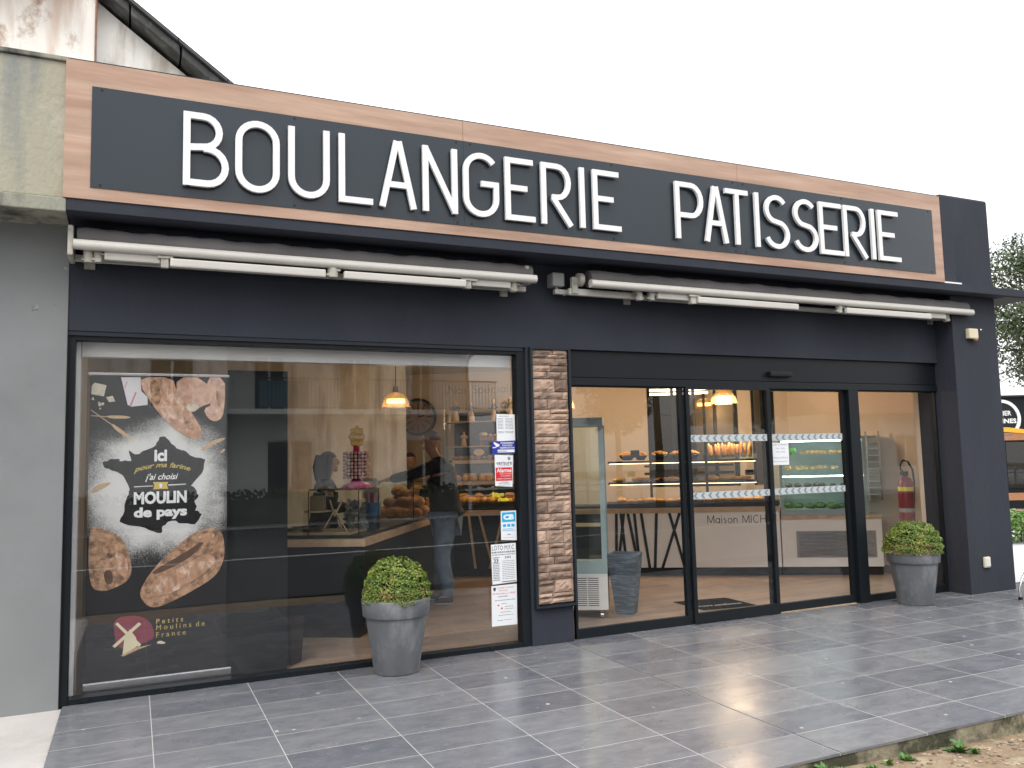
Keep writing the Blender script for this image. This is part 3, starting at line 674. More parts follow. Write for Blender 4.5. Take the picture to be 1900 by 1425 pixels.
def ribbon(m, pts, h, y0, y1, k=0):
    """a flat bar of half width h along pts (x,z), from depth y0 (front) to y1, with mitred corners"""
    q = [Vector(p) for i, p in enumerate(pts) if i == 0 or (Vector(p)-Vector(pts[i-1])).length > 1e-4]
    n = len(q); Lf = []; Rt = []
    closed = (q[0]-q[-1]).length < 1e-3 and n > 4
    for i in range(n):
        d1 = (q[i]-q[i-1]).normalized() if i > 0 else ((q[-1]-q[-2]).normalized() if closed else None)
        d2 = (q[i+1]-q[i]).normalized() if i < n-1 else ((q[1]-q[0]).normalized() if closed else None)
        if d1 is None: d1 = d2
        if d2 is None: d2 = d1
        t = (d1+d2).normalized(); nn = Vector((-t.y, t.x)); n1 = Vector((-d1.y, d1.x)); s_ = h/max(.35, nn.dot(n1))
        Lf.append(q[i]+nn*s_); Rt.append(q[i]-nn*s_)
    vs = []
    for i in range(n): vs += [(Lf[i].x, y0, Lf[i].y), (Rt[i].x, y0, Rt[i].y), (Lf[i].x, y1, Lf[i].y), (Rt[i].x, y1, Rt[i].y)]
    fs = []
    for i in range(n-1):
        a = 4*i; b = a+4
        fs += [(a, a+1, b+1, b), (a+2, b+2, b+3, a+3), (a, b, b+2, a+2), (a+1, a+3, b+3, b+1)]
    if not closed: fs += [(0, 2, 3, 1), (4*n-4, 4*n-3, 4*n-1, 4*n-2)]
    m.add(vs, fs)
def word_letter(ch, x0, x1, z0, z1, yf, yb, stroke, mt, parent, name='letter', mx=None, mb=None):
    H = z1-z0; wu = (x1-x0)/H; h = stroke/H/2
    m = mb or MB(mx)
    for k, st in enumerate(glyph(ch, wu, h)):
        ribbon(m, [(x0+p[0]*H, z0+p[1]*H) for p in st], stroke/2, yf-.0006*k, yb-.0003*k)
    if mb is None: return m.build(name, mt, parent)
xs_ = [0.279, 0.585, 0.629, 0.94, 1.002, 1.308, 1.377, 1.64, 1.691, 1.992, 2.045, 2.337, 2.388, 2.702, 2.76, 3.033, 3.094, 3.395, 3.458, 3.522, 3.597, 3.877, 4.467, 4.779, 4.773, 5.08, 5.01, 5.325, 5.371, 5.463, 5.503, 5.814, 5.869, 6.185, 6.213, 6.526, 6.541, 6.887, 6.902, 6.994, 7.025, 7.336]
xs_[24] = 4.79; xs_[25] = 5.062; xs_[26] = 5.04; xs_[27] = 5.31; xs_[37] = 6.86
for i, ch in enumerate('BOULANGERIEPATISSERIE'):
    a, b = xs_[2*i], xs_[2*i+1]
    if ch == 'I': c_ = (a+b)/2; a, b = c_-.024, c_+.024
    word_letter(ch, a, b, 3.57, 4.105, -.53, -.503, .047, M['letter'], sg)

# ------------------------------------------------------------------ awnings
def awning(x0, x1, label, second):
    t = thing('retractable_awning', label, 'awning', ((x0+x1)/2, -.07, 3.02), group='folded awnings above the shop front')
    a = (x0+.05, x1-.03) if not second else (x0+.3, x1)
    g = MB()
    n = 60; rr = [(.075+.004*math.sin(i*1.7)+.003*math.sin(i*.61)) for i in range(n+1)]
    g.tube([(a[0]+(a[1]-a[0])*i/n, -.265, 3.19+.003*math.sin(i*.9)) for i in range(n+1)], rr, 16)
    g.build('fabric_roll', M['fabric'], t)
    g = MB(); pr_ = [(-.375, 3.105), (-.38, 3.13), (-.372, 3.158), (-.345, 3.168), (-.315, 3.165), (-.305, 3.13), (-.315, 3.1), (-.35, 3.095)]
    m2 = len(pr_); vs = [(x, y, z) for x in (a[0]-.02, a[1]+.02) for y, z in pr_]
    g.add(vs, [(i, (i+1) % m2, m2+(i+1) % m2, m2+i) for i in range(m2)], True); g.add(vs, [tuple(range(m2-1, -1, -1)), tuple(range(m2, 2*m2))])
    g.build('front_bar', M['cream'], t)
    MB().box(x0+.02, x1-.02, -.165, -.12, 3.06, 3.1).build('torsion_bar', M['cream'], t)
    def arm(p, q, y, w_=.03, zz=3.04):
        return MB().box(min(p, q), max(p, q), y-.045, y, zz, zz+.062).build('arm', M['cream'], t, bevel=.012)
    def joint(x, y, r=.04, z0=3.025, z1=3.1):
        g = MB(); g.cyl((x, y, z0), (x, y, z1), r, n=14); g.box(x-.055, x+.02, y-.028, y+.02, z0+.01, z0+.026); g.box(x-.02, x+.055, y-.028, y+.02, z1-.026, z1-.01); g.build('elbow_joint', M['cream_dirty'], t)
    def bracket(x, y=-.12, big=1):
        g = MB(); g.box(x-.03, x+.03, -.3, -.0705, 3.085, 3.115); g.box(x-.035, x+.035, -.09, -.071, 3.02, 3.2); g.cyl((x, -.29, 3.02), (x, -.29, 3.12), .033, n=12); g.box(x-.04, x+.04, -.31, -.26, 3.03, 3.05)
        g.build('wall_bracket', M['cream_dirty'], t)
    if not second:
        bracket(x0+.12); bracket(x1-.2)
        g = MB(); g.box(x0-.005, x0+.03, -.36, -.075, 3.05, 3.26); g.build('end_plate', M['cream_dirty'], t, bevel=.01)
        g = MB(); g.box(x1-.1, x1-.06, -.33, -.075, 3.1, 3.25); g.build('end_plate', M['cream_dirty'], t, bevel=.01)
        arm(x0+.22, x0+.58, -.29); arm(x0+.64, x0+1.74, -.33, zz=3.015); joint(x0+1.8, -.33)
        arm(x0+1.88, x1-.66, -.33, zz=3.015); arm(x1-.6, x1-.24, -.29); joint(x0+.18, -.29, .03); joint(x1-.2, -.29, .035)
        g = MB(); g.box(x0+.56, x0+.66, -.36, -.31, 3.075, 3.092); g.box(x0+.58, x0+.63, -.352, -.31, 3.01, 3.074); g.build('arm_hook', M['cream_dirty'], t)
        g = MB(); g.box(x1-.7, x1-.56, -.36, -.31, 3.075, 3.092); g.box(x1-.67, x1-.61, -.352, -.31, 3.01, 3.074); g.build('arm_hook', M['cream_dirty'], t)
        MB().box(x1-.055, x1+.02, -.2, -.075, 3.12, 3.24).build('motor_box', M['greybox'], t, bevel=.01)
    else:
        MB().box(x0-.02, x0+.1, -.2, -.075, 3.12, 3.245).build('motor_box', M['greybox'], t, bevel=.015)
        g = MB(); g.tube([(x0+.03, -.16, 3.12), (x0+.06, -.16, 3.08), (x0+.12, -.15, 3.05)], .007, 6); g.build('cable', M['cream_dirty'], t)
        g = MB(); g.cyl((x0+.2, -.25, 3.18), (x0+.25, -.25, 3.18), .06, n=16); g.box(x0+.14, x0+.2, -.26, -.22, 3.05, 3.2); g.build('end_plate', M['cream_dirty'], t, bevel=.006)
        arm(x0+.12, x0+.9, -.2); bracket(x0+.82); joint(x0+.95, -.29, .035)
        arm(x0+1.0, x0+1.35, -.29); arm(x0+1.42, x0+2.65, -.34, zz=3.015)
        g = MB(); g.box(x0+1.33, x0+1.45, -.37, -.31, 3.075, 3.092); g.box(x0+1.35, x0+1.41, -.362, -.31, 3.01, 3.074); g.build('arm_hook', M['cream_dirty'], t)
        joint(x0+3.25, -.32, .035); arm(x0+3.3, x0+4.55, -.34, zz=3.015); arm(x0+4.56, x0+4.85, -.29); bracket(x0+4.9)
        arm(x0+4.95, x1-.28, -.2)
    return t
awning(-.43, 3.12, 'folded cream awning with charcoal fabric over the big shop window', False)
awning(3.37, 8.61, 'longer folded cream awning with charcoal fabric over the sliding doors', True)

# ------------------------------------------------------------------ small fixtures on the right pier
t = thing('alarm_siren', 'yellowed plastic alarm siren box high on the right corner pier', 'alarm box', (8.645, -.29, 2.82))
MB().box(8.565, 8.715, -.345, -.2905, 2.835, 2.95).build('casing', M['beige_plastic'], t, bevel=.012)
MB().box(8.655, 8.7, -.347, -.32, 2.812, 2.838).build('red_lens', M['crust_dark'], t, bevel=.005)
g = MB(); g.cyl((8.77, -.29, 2.94), (8.77, -.33, 2.94), .008, n=8); g.ball((8.77, -.335, 2.94), .014, .01, .014); g.build('hook_bolt', M['steel'], label='small round steel hook beside the alarm siren', cat='hook')
t = thing('light_switch', 'small rounded beige weatherproof switch low on the right corner pier', 'switch', (8.62, -.29, .28))
MB().box(8.57, 8.675, -.318, -.2905, .275, .395).build('cover', M['beige_plastic'], t, bevel=.016)
MB().box(8.585, 8.66, -.322, -.3175, .29, .38).build('rocker', M['fridge'], t, bevel=.002)

# ------------------------------------------------------------------ potted box balls
def leaves(m, n, fn, size, rnd):
    for _ in range(n):
        p, nr = fn()
        a = nr.orthogonal().normalized(); a = Matrix.Rotation(rnd.uniform(0, 6.28), 3, nr) @ a
        b = (nr.cross(a) + nr*rnd.uniform(-.7, .9)).normalized(); s = size*rnd.uniform(.65, 1.25)
        q = p; m.add([q-a*s*.32, q+b*s*.55-a*s*.05, q+a*s*.32, q-b*s*.5], [(0, 1, 2, 3)])
def pot_plant(x, y, label, rx, hz, seed, tilt=0, top=.56):
    t = thing('potted_box_shrub', label, 'potted plant', (x, y, 0), group='box balls in tall grey pots')
    po = MB(); k = top/.56
    po.lathe((x, y, 0), [(0, .0), (.168, .0), (.173, .012), (.232, .415*k), (.234, .425*k), (.252, .43*k), (.256, .435*k), (.264, .552*k), (.262, .56*k), (.25, .56*k), (.245, .545*k), (.235, .5*k), (0, .5*k)], 48)
    po.build('pot', M['pot'], t)
    MB().lathe((x, y, 0), [(0, .515*k), (.2, .51*k), (.238, .5*k)], 24).build('soil', M['soil'], t)
    rnd = random.Random(seed); zc = top-.015
    def surf(r=1.0, lo=-.05):
        th = rnd.uniform(0, 6.283); cz = rnd.uniform(lo, 1); s = math.sqrt(max(0, 1-cz*cz)); s = s**.82
        bump = 1+.035*math.sin(5*th+seed)*s+.03*math.sin(9*cz*3+th*3)
        n_ = Vector((s*math.cos(th), s*math.sin(th), cz*.9+.1)).normalized()
        rr = r*bump*rnd.uniform(.96, 1.012)
        return Vector((x+rx*s*math.cos(th)*rr + tilt*cz, y+rx*s*math.sin(th)*rr, zc+hz*cz*rr*(1-tilt*1.6*math.cos(th)*s))), (n_+Vector((rnd.gauss(0, .45), rnd.gauss(0, .45), rnd.gauss(0, .45)))).normalized()
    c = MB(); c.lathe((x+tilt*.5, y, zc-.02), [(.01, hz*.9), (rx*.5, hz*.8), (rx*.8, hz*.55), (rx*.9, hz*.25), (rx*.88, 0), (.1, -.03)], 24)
    co = c.build('shade_core', M['leaf_core'], t)  # solid dark body standing in for the shaded gaps between leaves
    m = MB(); leaves(m, 7800, lambda: surf(), .0175, rnd); leaves(m, 2600, lambda: surf(.93), .021, rnd); f = m.build('foliage', M['leaf'], t)
    m = MB(); leaves(m, 900, lambda: surf(1.0, -.08) if rnd.random() < .2 else (lambda th: (Vector((x+rx*.985*math.cos(th)*rnd.uniform(.93, 1.02), y+rx*.985*math.sin(th)*rnd.uniform(.93, 1.02), zc+rnd.uniform(-.02, .09))), Vector((math.cos(th), math.sin(th), rnd.uniform(-.4, .6))).normalized()))(rnd.uniform(0, 6.283)), .019, rnd)
    m.build('brown_leaves', M['leaf_brown'], t)
    return t
pot_plant(1.86, -.28, 'full round box ball in a tall grey pot before the big window', .262, .315, 3)
pot_plant(7.445, -.33, 'lopsided box shrub in a tall grey pot beside the right corner pier', .285, .30, 8, .05)

# ------------------------------------------------------------------ papers and stickers on the window edge (inside face of the pane)
def sheet(name, quad, label, cat, y=-.0025, mt='paper'):
    cx = sum(p[0] for p in quad)/4; z0 = min(p[1] for p in quad)
    t = thing(name, label, cat, (cx, y, z0))
    MB().poly(quad, y-.0006, y).build('sheet', M[mt], t)
    return t
def bars(parent, rows, y, mt='ink_grey', name='text_lines'):
    m = MB(); rn = random.Random(int(rows[0][2]*1000))
    for x0, x1, z, h in rows:
        x = x0
        while x < x1:
            l = rn.uniform(.006, .022); e = min(x+l, x1); m.box(x, e, y-.0012, y-.0008, z, z+h); x = e+.004
    return m.build(name, M[mt], parent)
Y0 = -.0025
t = sheet('price_list', [(2.86, 1.76), (3.036, 1.749), (3.036, 1.99), (2.861, 1.994)], 'white printed price list taped at the top of the sticker column', 'paper notice')
bars(t, [(2.885, 2.98, 1.972, .006)] + [(2.872, 2.925, 1.951-.0125*i, .005) for i in range(8)]+[(2.945, 3.02, 1.951-.0125*i, .005) for i in range(8)]+[(2.872, 2.935, 1.838, .005), (2.945, 3.02, 1.838, .005), (2.872, 2.93, 1.828, .005), (2.945, 3.02, 1.828, .005)], Y0)
t = sheet('camera_sticker', [(2.807, 1.645), (3.034, 1.652), (3.034, 1.762), (2.809, 1.754)], 'dark blue video surveillance sticker with white camera symbol', 'sticker', y=-.0045, mt='blue_sticker')
for s_, x0, x1, z0, z1 in (('ETABLISSEMENT', 2.895, 3.022, 1.734, 1.748), ('PLACE SOUS', 2.91, 3.005, 1.713, 1.727), ('VIDEOPROTECTION', 2.885, 3.026, 1.692, 1.706)):
    text('lettering', s_, x0, x1, z0, z1, -.0058, M['ink_white'], t, bold=.03)
g = MB(); g.poly([(2.826, 1.742), (2.836, 1.75), (2.886, 1.727), (2.878, 1.711), (2.856, 1.708)], -.0058, -.0052); g.poly([(2.818, 1.698), (2.85, 1.7), (2.857, 1.712), (2.85, 1.715), (2.845, 1.706), (2.818, 1.706)], -.0061, -.0059); g.build('camera_symbol', M['ink_white'], t)
MB().box(2.866, 3.026, -.0057, -.0053, 1.66, 1.684).build('white_field', M['ink_white'], t)
bars(t, [(2.872, 2.95, 1.668, .006)], -.0055, 'blue_sticker')
t = sheet('alarm_sticker', [(2.836, 1.372), (3.0, 1.36), (3.012, 1.632), (2.836, 1.64)], 'white and red alarm company sticker below the blue camera sticker', 'sticker')
text('lettering', 'verisure', 2.85, 2.998, 1.552, 1.585, Y0-.0014, M['ink'], t, bold=.01)
g = MB(); g.cyl((2.972, Y0-.0008, 1.606), (2.972, Y0-.0013, 1.606), .015, n=16); g.build('logo_disc', M['ink_grey'], t)
bars(t, [(2.86, 2.985, 1.542, .004), (2.87, 2.97, 1.39, .008), (2.86, 2.98, 1.375, .005), (2.89, 2.96, 1.403, .005)], Y0)
MB().box(2.843, 2.998, Y0-.0012, Y0-.0008, 1.414, 1.53).build('red_field', M['red_sticker'], t)
text('lettering', 'Alarme', 2.852, 2.992, 1.487, 1.523, Y0-.0018, M['ink_white'], t, bold=.02)
text('lettering', 'intervention', 2.88, 2.99, 1.47, 1.479, Y0-.0018, M['ink_white'], t)
text('lettering', 'immédiate', 2.89, 2.985, 1.452, 1.462, Y0-.0018, M['ink_white'], t)
text('lettering', 'reliée à la police', 2.852, 2.99, 1.425, 1.438, Y0-.0018, M['ink_white'], t, bold=.01)
t = thing('hand_painted_words', 'yellow handwritten words boissons chaudes on the glass below the alarm sticker', 'window lettering', (2.9, Y0, 1.22))
text('lettering', 'Boissons', 2.805, 2.915, 1.28, 1.322, Y0, M['yellow_print'], t, bold=.01, shear=.3)
text('lettering', 'chaudes', 2.86, 2.97, 1.24, 1.275, Y0, M['yellow_print'], t, bold=.01, shear=.3)
t = sheet('card_sticker', [(2.88, .91), (3.028, .9), (3.028, 1.155), (2.882, 1.153)], 'pale blue payment card sticker with CB emblem on the window edge', 'sticker')
MB().box(2.892, 3.018, Y0-.0012, Y0-.0008, 1.06, 1.143).build('cyan_field', M['cyan_sticker'], t)
text('lettering', 'CB', 2.905, 3.005, 1.078, 1.125, Y0-.0018, M['ink_white'], t, bold=.06)
g = MB(); g.box(2.9, 2.93, Y0-.0012, Y0-.0008, 1.018, 1.042); g.box(2.94, 2.97, Y0-.0012, Y0-.0008, 1.018, 1.042); g.box(2.98, 3.01, Y0-.0012, Y0-.0008, 1.018, 1.042); g.box(2.895, 2.99, Y0-.0012, Y0-.0008, .998, 1.003); g.box(2.895, 3.01, Y0-.0012, Y0-.0008, .985, .99); g.build('card_marks', M['cyan_sticker'], t)
bars(t, [(2.94, 2.97, .948, .01), (2.9, 3.0, .925, .003)], Y0)
t = sheet('lotto_poster', [(2.79, .539), (3.018, .548), (3.017, .878), (2.783, .875)], 'black and white lotto evening flyer with the date 23', 'flyer')
text('lettering', 'LOTO M.F.C', 2.792, 3.0, .825, .864, Y0-.0012, M['ink'], t)
text('lettering', 'SAMEDI', 2.795, 2.86, .758, .768, Y0-.0012, M['ink'], t, bold=.02)
text('lettering', '23', 2.805, 2.85, .722, .752, Y0-.0012, M['ink'], t, bold=.03)
text('lettering', 'NOVEMBRE', 2.795, 2.86, .71, .718, Y0-.0012, M['ink'], t, bold=.02)
text('lettering', '21H', 2.91, 2.965, .752, .77, Y0-.0012, M['ink'], t, bold=.04)
bars(t, [(2.79, 3.01, .8, .014), (2.79, 3.01, .782, .008)]+[(2.8, 2.86, .695-.014*i, .008) for i in range(10)]+[(2.885, 3.0, .728-.015*i, .005) for i in range(11)], Y0)
g = MB(); g.box(2.88, 3.01, Y0-.0012, Y0-.0008, .554, .56); g.build('rule', M['ink'], t)
t = sheet('association_poster', [(2.777, .191), (3.013, .189), (3.018, .53), (2.78, .527)], 'white flyer with red headline at the bottom of the window edge', 'flyer')
text('lettering', 'COURSE CYCLISTE', 2.83, 2.99, .5, .512, Y0-.0012, M['ink_grey'], t)
text('lettering', 'Dimanche', 2.85, 2.93, .478, .492, Y0-.0012, M['ink_red'], t)
text('lettering', '24 Novembre à 14h30', 2.79, 3.0, .452, .468, Y0-.0012, M['ink_red'], t)
bars(t, [(2.84, 2.93, .43, .008), (2.81, 3.0, .4, .006), (2.87, 2.92, .37, .006), (2.9, 2.98, .345, .005), (2.9, 2.99, .325, .005), (2.86, 2.96, .3, .005), (2.84, 2.98, .275, .005), (2.83, 2.88, .232, .006), (2.89, 2.97, .235, .004)], Y0)
g = MB(); g.poly([(2.83, .365), (2.845, .372), (2.852, .36), (2.836, .354)], Y0-.0012, Y0-.0008); g.poly([(2.862, .337), (2.877, .344), (2.884, .332), (2.868, .326)], Y0-.0012, Y0-.0008); g.build('red_marks', M['ink_red'], t)
g = MB(); g.poly([(2.797, .512), (2.82, .512), (2.819, .492), (2.808, .48), (2.798, .492)], Y0-.0012, Y0-.0008); g.build('crest', M['ink'], t)
t = sheet('opening_notice', [(5.93, 1.475), (6.155, 1.473), (6.157, 1.698), (5.925, 1.702)], 'white paper with opening hours taped inside the right sliding door', 'paper notice', y=.017)
text('lettering', 'OUVERT DU DIMANCHE', 5.935, 6.14, 1.672, 1.688, .0158, M['ink_grey'], t)
text('lettering', '7H30 - 13H00', 5.985, 6.105, 1.635, 1.65, .0158, M['ink_grey'], t)
text('lettering', '15H30 - 19H30', 5.985, 6.105, 1.6, 1.615, .0158, M['ink_grey'], t)
text('lettering', 'Fermeture le Mardi et', 5.94, 6.14, 1.54, 1.558, .0158, M['ink_grey'], t)
text('lettering', 'Mercredi après midi', 5.945, 6.13, 1.5, 1.518, .0158, M['ink_grey'], t)

# ------------------------------------------------------------------ roll-up banner
bn = thing('rollup_banner', 'tall dark roll-up banner with breads and a floury map of France behind the window', 'banner', (.168, .17, 0.03))
MB().box(-.3, .655, .15, .152, .095, 2.285).build('print', M['banner'], bn)
MB().box(-.315, .665, .145, .157, 2.285, 2.305).build('top_rail', M['steel'], bn, bevel=.003)
MB().box(-.31, .69, .1, .2, .02, .1).build('base_case', M['steel'], bn, bevel=.012)
MB().cyl((.17, .19, .06), (.17, .19, 2.28), .01, n=10).build('pole', M['steel'], bn)
D = {
'france':[(0.170,1.828),(0.211,1.831),(0.241,1.799),(0.289,1.740),(0.337,1.727),(0.386,1.687),(0.495,1.653),(0.472,1.550),(0.394,1.456),(0.424,1.436),(0.449,1.384),(0.419,1.340),(0.438,1.301),(0.426,1.270),(0.475,1.242),(0.427,1.168),(0.343,1.179),(0.260,1.202),(0.202,1.167),(0.191,1.115),(0.110,1.141),(0.006,1.178),(-0.090,1.214),(-0.058,1.293),(-0.043,1.391),(-0.026,1.446),(-0.068,1.541),(-0.119,1.579),(-0.192,1.606),(-0.210,1.644),(-0.160,1.671),(-0.109,1.672),(-0.081,1.653),(-0.018,1.654),(-0.037,1.733),(0.009,1.701),(0.078,1.731),(0.147,1.768)],
'loaf1':[(0.034,2.276),(0.257,2.280),(0.285,2.175),(0.407,1.995),(0.474,1.866),(0.458,1.808),(0.398,1.808),(0.300,1.862),(0.170,1.995),(0.084,2.127),(0.041,2.201)],
'loaf2':[(0.284,2.281),(0.481,2.284),(0.549,2.090),(0.461,2.060),(0.401,2.007),(0.346,2.042),(0.286,2.129)],
'loaf3':[(0.486,2.285),(0.633,2.287),(0.634,2.090),(0.617,1.971),(0.562,1.939),(0.506,1.971),(0.478,2.042),(0.544,2.072)],
'cloth':[(-0.098,2.273),(0.034,2.276),(0.041,2.172),(0.084,2.127),(0.085,2.069),(-0.024,2.055),(-0.050,2.069)],
'cs1':[(-0.073,2.199),(-0.058,2.245),(-0.053,2.240),(-0.070,2.191)],
'cs2':[(-0.037,2.063),(-0.000,2.166),(0.010,2.161),(-0.024,2.060)],
'butter1':[(-0.289,2.208),(-0.272,2.230),(-0.193,2.212),(-0.209,2.130),(-0.292,2.146)],
'butter2':[(-0.195,2.124),(-0.151,2.135),(-0.133,2.094),(-0.173,2.088)],
'butter3':[(-0.292,2.107),(-0.279,2.126),(-0.270,2.101)],
'ear1':[(-0.192,1.986),(-0.161,1.990),(-0.070,1.989),(-0.018,1.975),(-0.069,1.965),(-0.171,1.969)],
'ear2':[(-0.165,1.933),(-0.130,1.921),(-0.036,1.842),(-0.015,1.810),(-0.036,1.814),(-0.129,1.882)],
'ear3':[(0.464,1.732),(0.541,1.795),(0.636,1.823),(0.636,1.803),(0.552,1.765),(0.475,1.714)],
'ear4':[(0.597,1.694),(0.619,1.729),(0.637,1.735),(0.637,1.711)],
'ear5':[(-0.286,1.443),(-0.234,1.490),(-0.146,1.506),(-0.168,1.476),(-0.266,1.424)],
'loafL':[(-0.290,1.174),(-0.236,1.183),(-0.158,1.148),(-0.079,1.107),(-0.033,1.012),(0.004,0.863),(-0.029,0.780),(-0.117,0.739),(-0.183,0.720),(-0.282,0.753)],
'loafR':[(0.360,1.062),(0.432,1.108),(0.516,1.135),(0.602,1.124),(0.637,1.045),(0.640,0.891),(0.580,0.768),(0.424,0.680),(0.248,0.596),(0.133,0.570),(0.064,0.638),(0.051,0.712),(0.129,0.841),(0.221,0.946)],
'crackR':[(0.129,0.841),(0.362,0.961),(0.493,1.054),(0.481,1.003),(0.362,0.898),(0.153,0.808)],
'crackL':[(-0.177,0.998),(-0.127,0.976),(-0.143,0.947)],
'crackL2':[(-0.191,0.865),(-0.131,0.873),(-0.123,0.775),(-0.173,0.767)],
'logo':[(-0.116,0.528),(0.020,0.536),(0.111,0.499),(0.153,0.421),(0.154,0.348),(0.069,0.327),(0.013,0.315),(-0.087,0.303),(-0.111,0.413)],
'mill':[(-0.044,0.370),(-0.010,0.438),(0.034,0.373),(0.041,0.310),(-0.054,0.263)],
'sail1':[(-0.105,0.484),(-0.091,0.495),(0.069,0.321),(0.052,0.305)],
'sail2':[(0.049,0.481),(0.067,0.467),(-0.104,0.317),(-0.121,0.331)],
'hill':[(-0.065,0.258),(0.024,0.302),(0.137,0.313),(0.047,0.287),(-0.048,0.250)],
'loafico':[(0.165,0.320),(0.194,0.338),(0.240,0.312),(0.206,0.308)],
'ribbon':[(0.131,1.494),(0.235,1.491),(0.227,1.466),(0.236,1.440),(0.132,1.440),(0.140,1.468)],
'arrow':[(0.002,1.466),(0.132,1.468),(0.132,1.463),(0.002,1.460)],
'arrow2':[(0.236,1.472),(0.358,1.474),(0.358,1.468),(0.236,1.464)],
}
def jag(pts, amp, n, rnd):
    out = []
    for i in range(len(pts)):
        a = Vector(pts[i]); b = Vector(pts[(i+1) % len(pts)])
        for k in range(n): q = a.lerp(b, k/n); out.append((q.x+(rnd.uniform(-amp, amp) if k else 0), q.y+(rnd.uniform(-amp, amp) if k else 0)))
    return out
def smoothp(pts, it=2):
    for _ in range(it):
        o = []
        for i in range(len(pts)):
            a = Vector(pts[i]); b = Vector(pts[(i+1) % len(pts)]); o += [tuple(a.lerp(b, .25)), tuple(a.lerp(b, .75))]
        pts = o
    return pts
def pr_(key, name, mt, lay, sm=0, jg=0):
    pts = D[key]
    if sm: pts = smoothp(pts, sm)
    if jg: pts = jag(pts, jg, 3, random.Random(3))
    y = .1498-.0007*lay
    MB().poly(pts, y-.0005, y).build(name, M[mt], bn, tri=True)
pr_('france', 'map_shape', 'pr_slate', 1, 0, .007)
pr_('cloth', 'printed_cloth', 'pr_cloth', 1); pr_('cs1', 'cloth_stripe', 'pr_red', 2); pr_('cs2', 'cloth_stripe', 'pr_red', 2)
pr_('loaf3', 'printed_loaf', 'pr_bread2', 2, 1); pr_('loaf2', 'printed_loaf', 'pr_bread2', 3, 1); pr_('loaf1', 'printed_loaf', 'pr_bread', 4, 1)
for k in ('butter1', 'butter2', 'butter3'): pr_(k, 'printed_butter', 'pr_butter', 1)
for k in ('ear1', 'ear2', 'ear3', 'ear4', 'ear5'): pr_(k, 'printed_wheat', 'pr_wheat', 2, 1)
g = MB(); ribbon(g, [(-.292, 1.989), (-.186, 1.98)], .003, .1478, .149); ribbon(g, [(-.293, 2.031), (-.16, 1.927)], .003, .1474, .149); g.build('wheat_stalk', M['pr_wheat'], bn)
g = MB()
for k, (cx, cz, r_) in enumerate(((-.235, 2.07, .012), (-.215, 2.075, .01), (-.24, 2.085, .006), (-.232, 2.04, .006))): g.poly([(cx+r_*math.cos(a), cz+r_*math.sin(a)*1.2) for a in [0, 1, 2.2, 3, 4.2, 5.3]], .1485, .149)
g.build('printed_crumbs', M['pr_butter'], bn)
pr_('loafL', 'printed_loaf', 'pr_bread3', 1, 2); pr_('loafR', 'printed_loaf', 'pr_bread3', 1, 2)
pr_('crackR', 'crust_split', 'pr_crack', 2, 1); pr_('crackL', 'crust_split', 'pr_crack', 2, 1); pr_('crackL2', 'crust_split', 'pr_crack', 2, 1)
for q, mt in (([(.09, 2.26), (.15, 2.26), (.18, 2.14), (.16, 2.05), (.11, 2.13)], 'pr_bread3'), ([(.2, 2.1), (.24, 2.08), (.3, 1.98), (.27, 1.95), (.21, 2.02)], 'pr_bread2'), ([(.33, 1.98), (.37, 1.99), (.42, 1.89), (.39, 1.86), (.35, 1.91)], 'pr_bread3'), ([(.37, 2.09), (.46, 2.06), (.4, 2.01), (.35, 2.04)], 'pr_butter'), ([(.56, 2.2), (.6, 2.16), (.61, 2.06), (.58, 2.05)], 'pr_bread3'),
              ([(-.28, 1.16), (-.16, 1.13), (-.09, 1.09), (-.2, 1.1)], 'pr_bread'), ([(.4, 1.05), (.53, 1.11), (.58, 1.07), (.5, 1.02)], 'pr_bread'), ([(.15, .8), (.35, .86), (.5, .95), (.6, .9), (.5, .8), (.3, .68), (.12, .64)], 'pr_bread'), ([(-.12, 1.0), (-.05, .98), (-.02, .86), (-.06, .8), (-.11, .9)], 'pr_bread')):
    MB().poly(smoothp(q, 2), .1455, .146).build('crust_patch', M[mt], bn, tri=True)
pr_('logo', 'mill_emblem', 'pr_maroon', 1, 2); pr_('hill', 'emblem_hill', 'pr_wheat', 2)
pr_('mill', 'windmill', 'pr_ivory', 3); pr_('sail1', 'windmill_sail', 'pr_ivory', 4); pr_('sail2', 'windmill_sail', 'pr_ivory', 5); pr_('loafico', 'loaf_emblem', 'pr_ivory', 1, 1)
pr_('ribbon', 'ribbon_label', 'ink_gold', 2); pr_('arrow', 'ribbon_line', 'ink_white', 2); pr_('arrow2', 'ribbon_line', 'ink_white', 2)
TY = .1475
text('lettering', 'ici', .136, .225, 1.646, 1.734, TY, M['ink_white'], bn, bold=.045)
text('lettering', 'pour ma farine', .0, .39, 1.555, 1.605, TY, M['ink_gold'], bn, bold=.018, shear=.35, arc=.035)
text('lettering', "j'ai choisi", .075, .304, 1.495, 1.558, TY, M['ink_white'], bn, bold=.015, shear=.35)
text('lettering', '1', .175, .194, 1.45, 1.482, TY-.002, M['ink_white'], bn, bold=.02)
text('lettering', 'MOULIN', .002, .366, 1.332, 1.425, TY, M['ink_white'], bn, bold=.045)
text('lettering', 'de pays', .004, .369, 1.215, 1.31, TY, M['ink_white'], bn, bold=.045)
text('lettering', 'P e t i t s', .167, .35, .457, .493, TY, M['ink_gold'], bn)
text('lettering', 'M o u l i n s  d e', .167, .501, .412, .448, TY, M['ink_gold'], bn)
text('lettering', 'F r a n c e', .168, .369, .36, .397, TY, M['ink_gold'], bn)

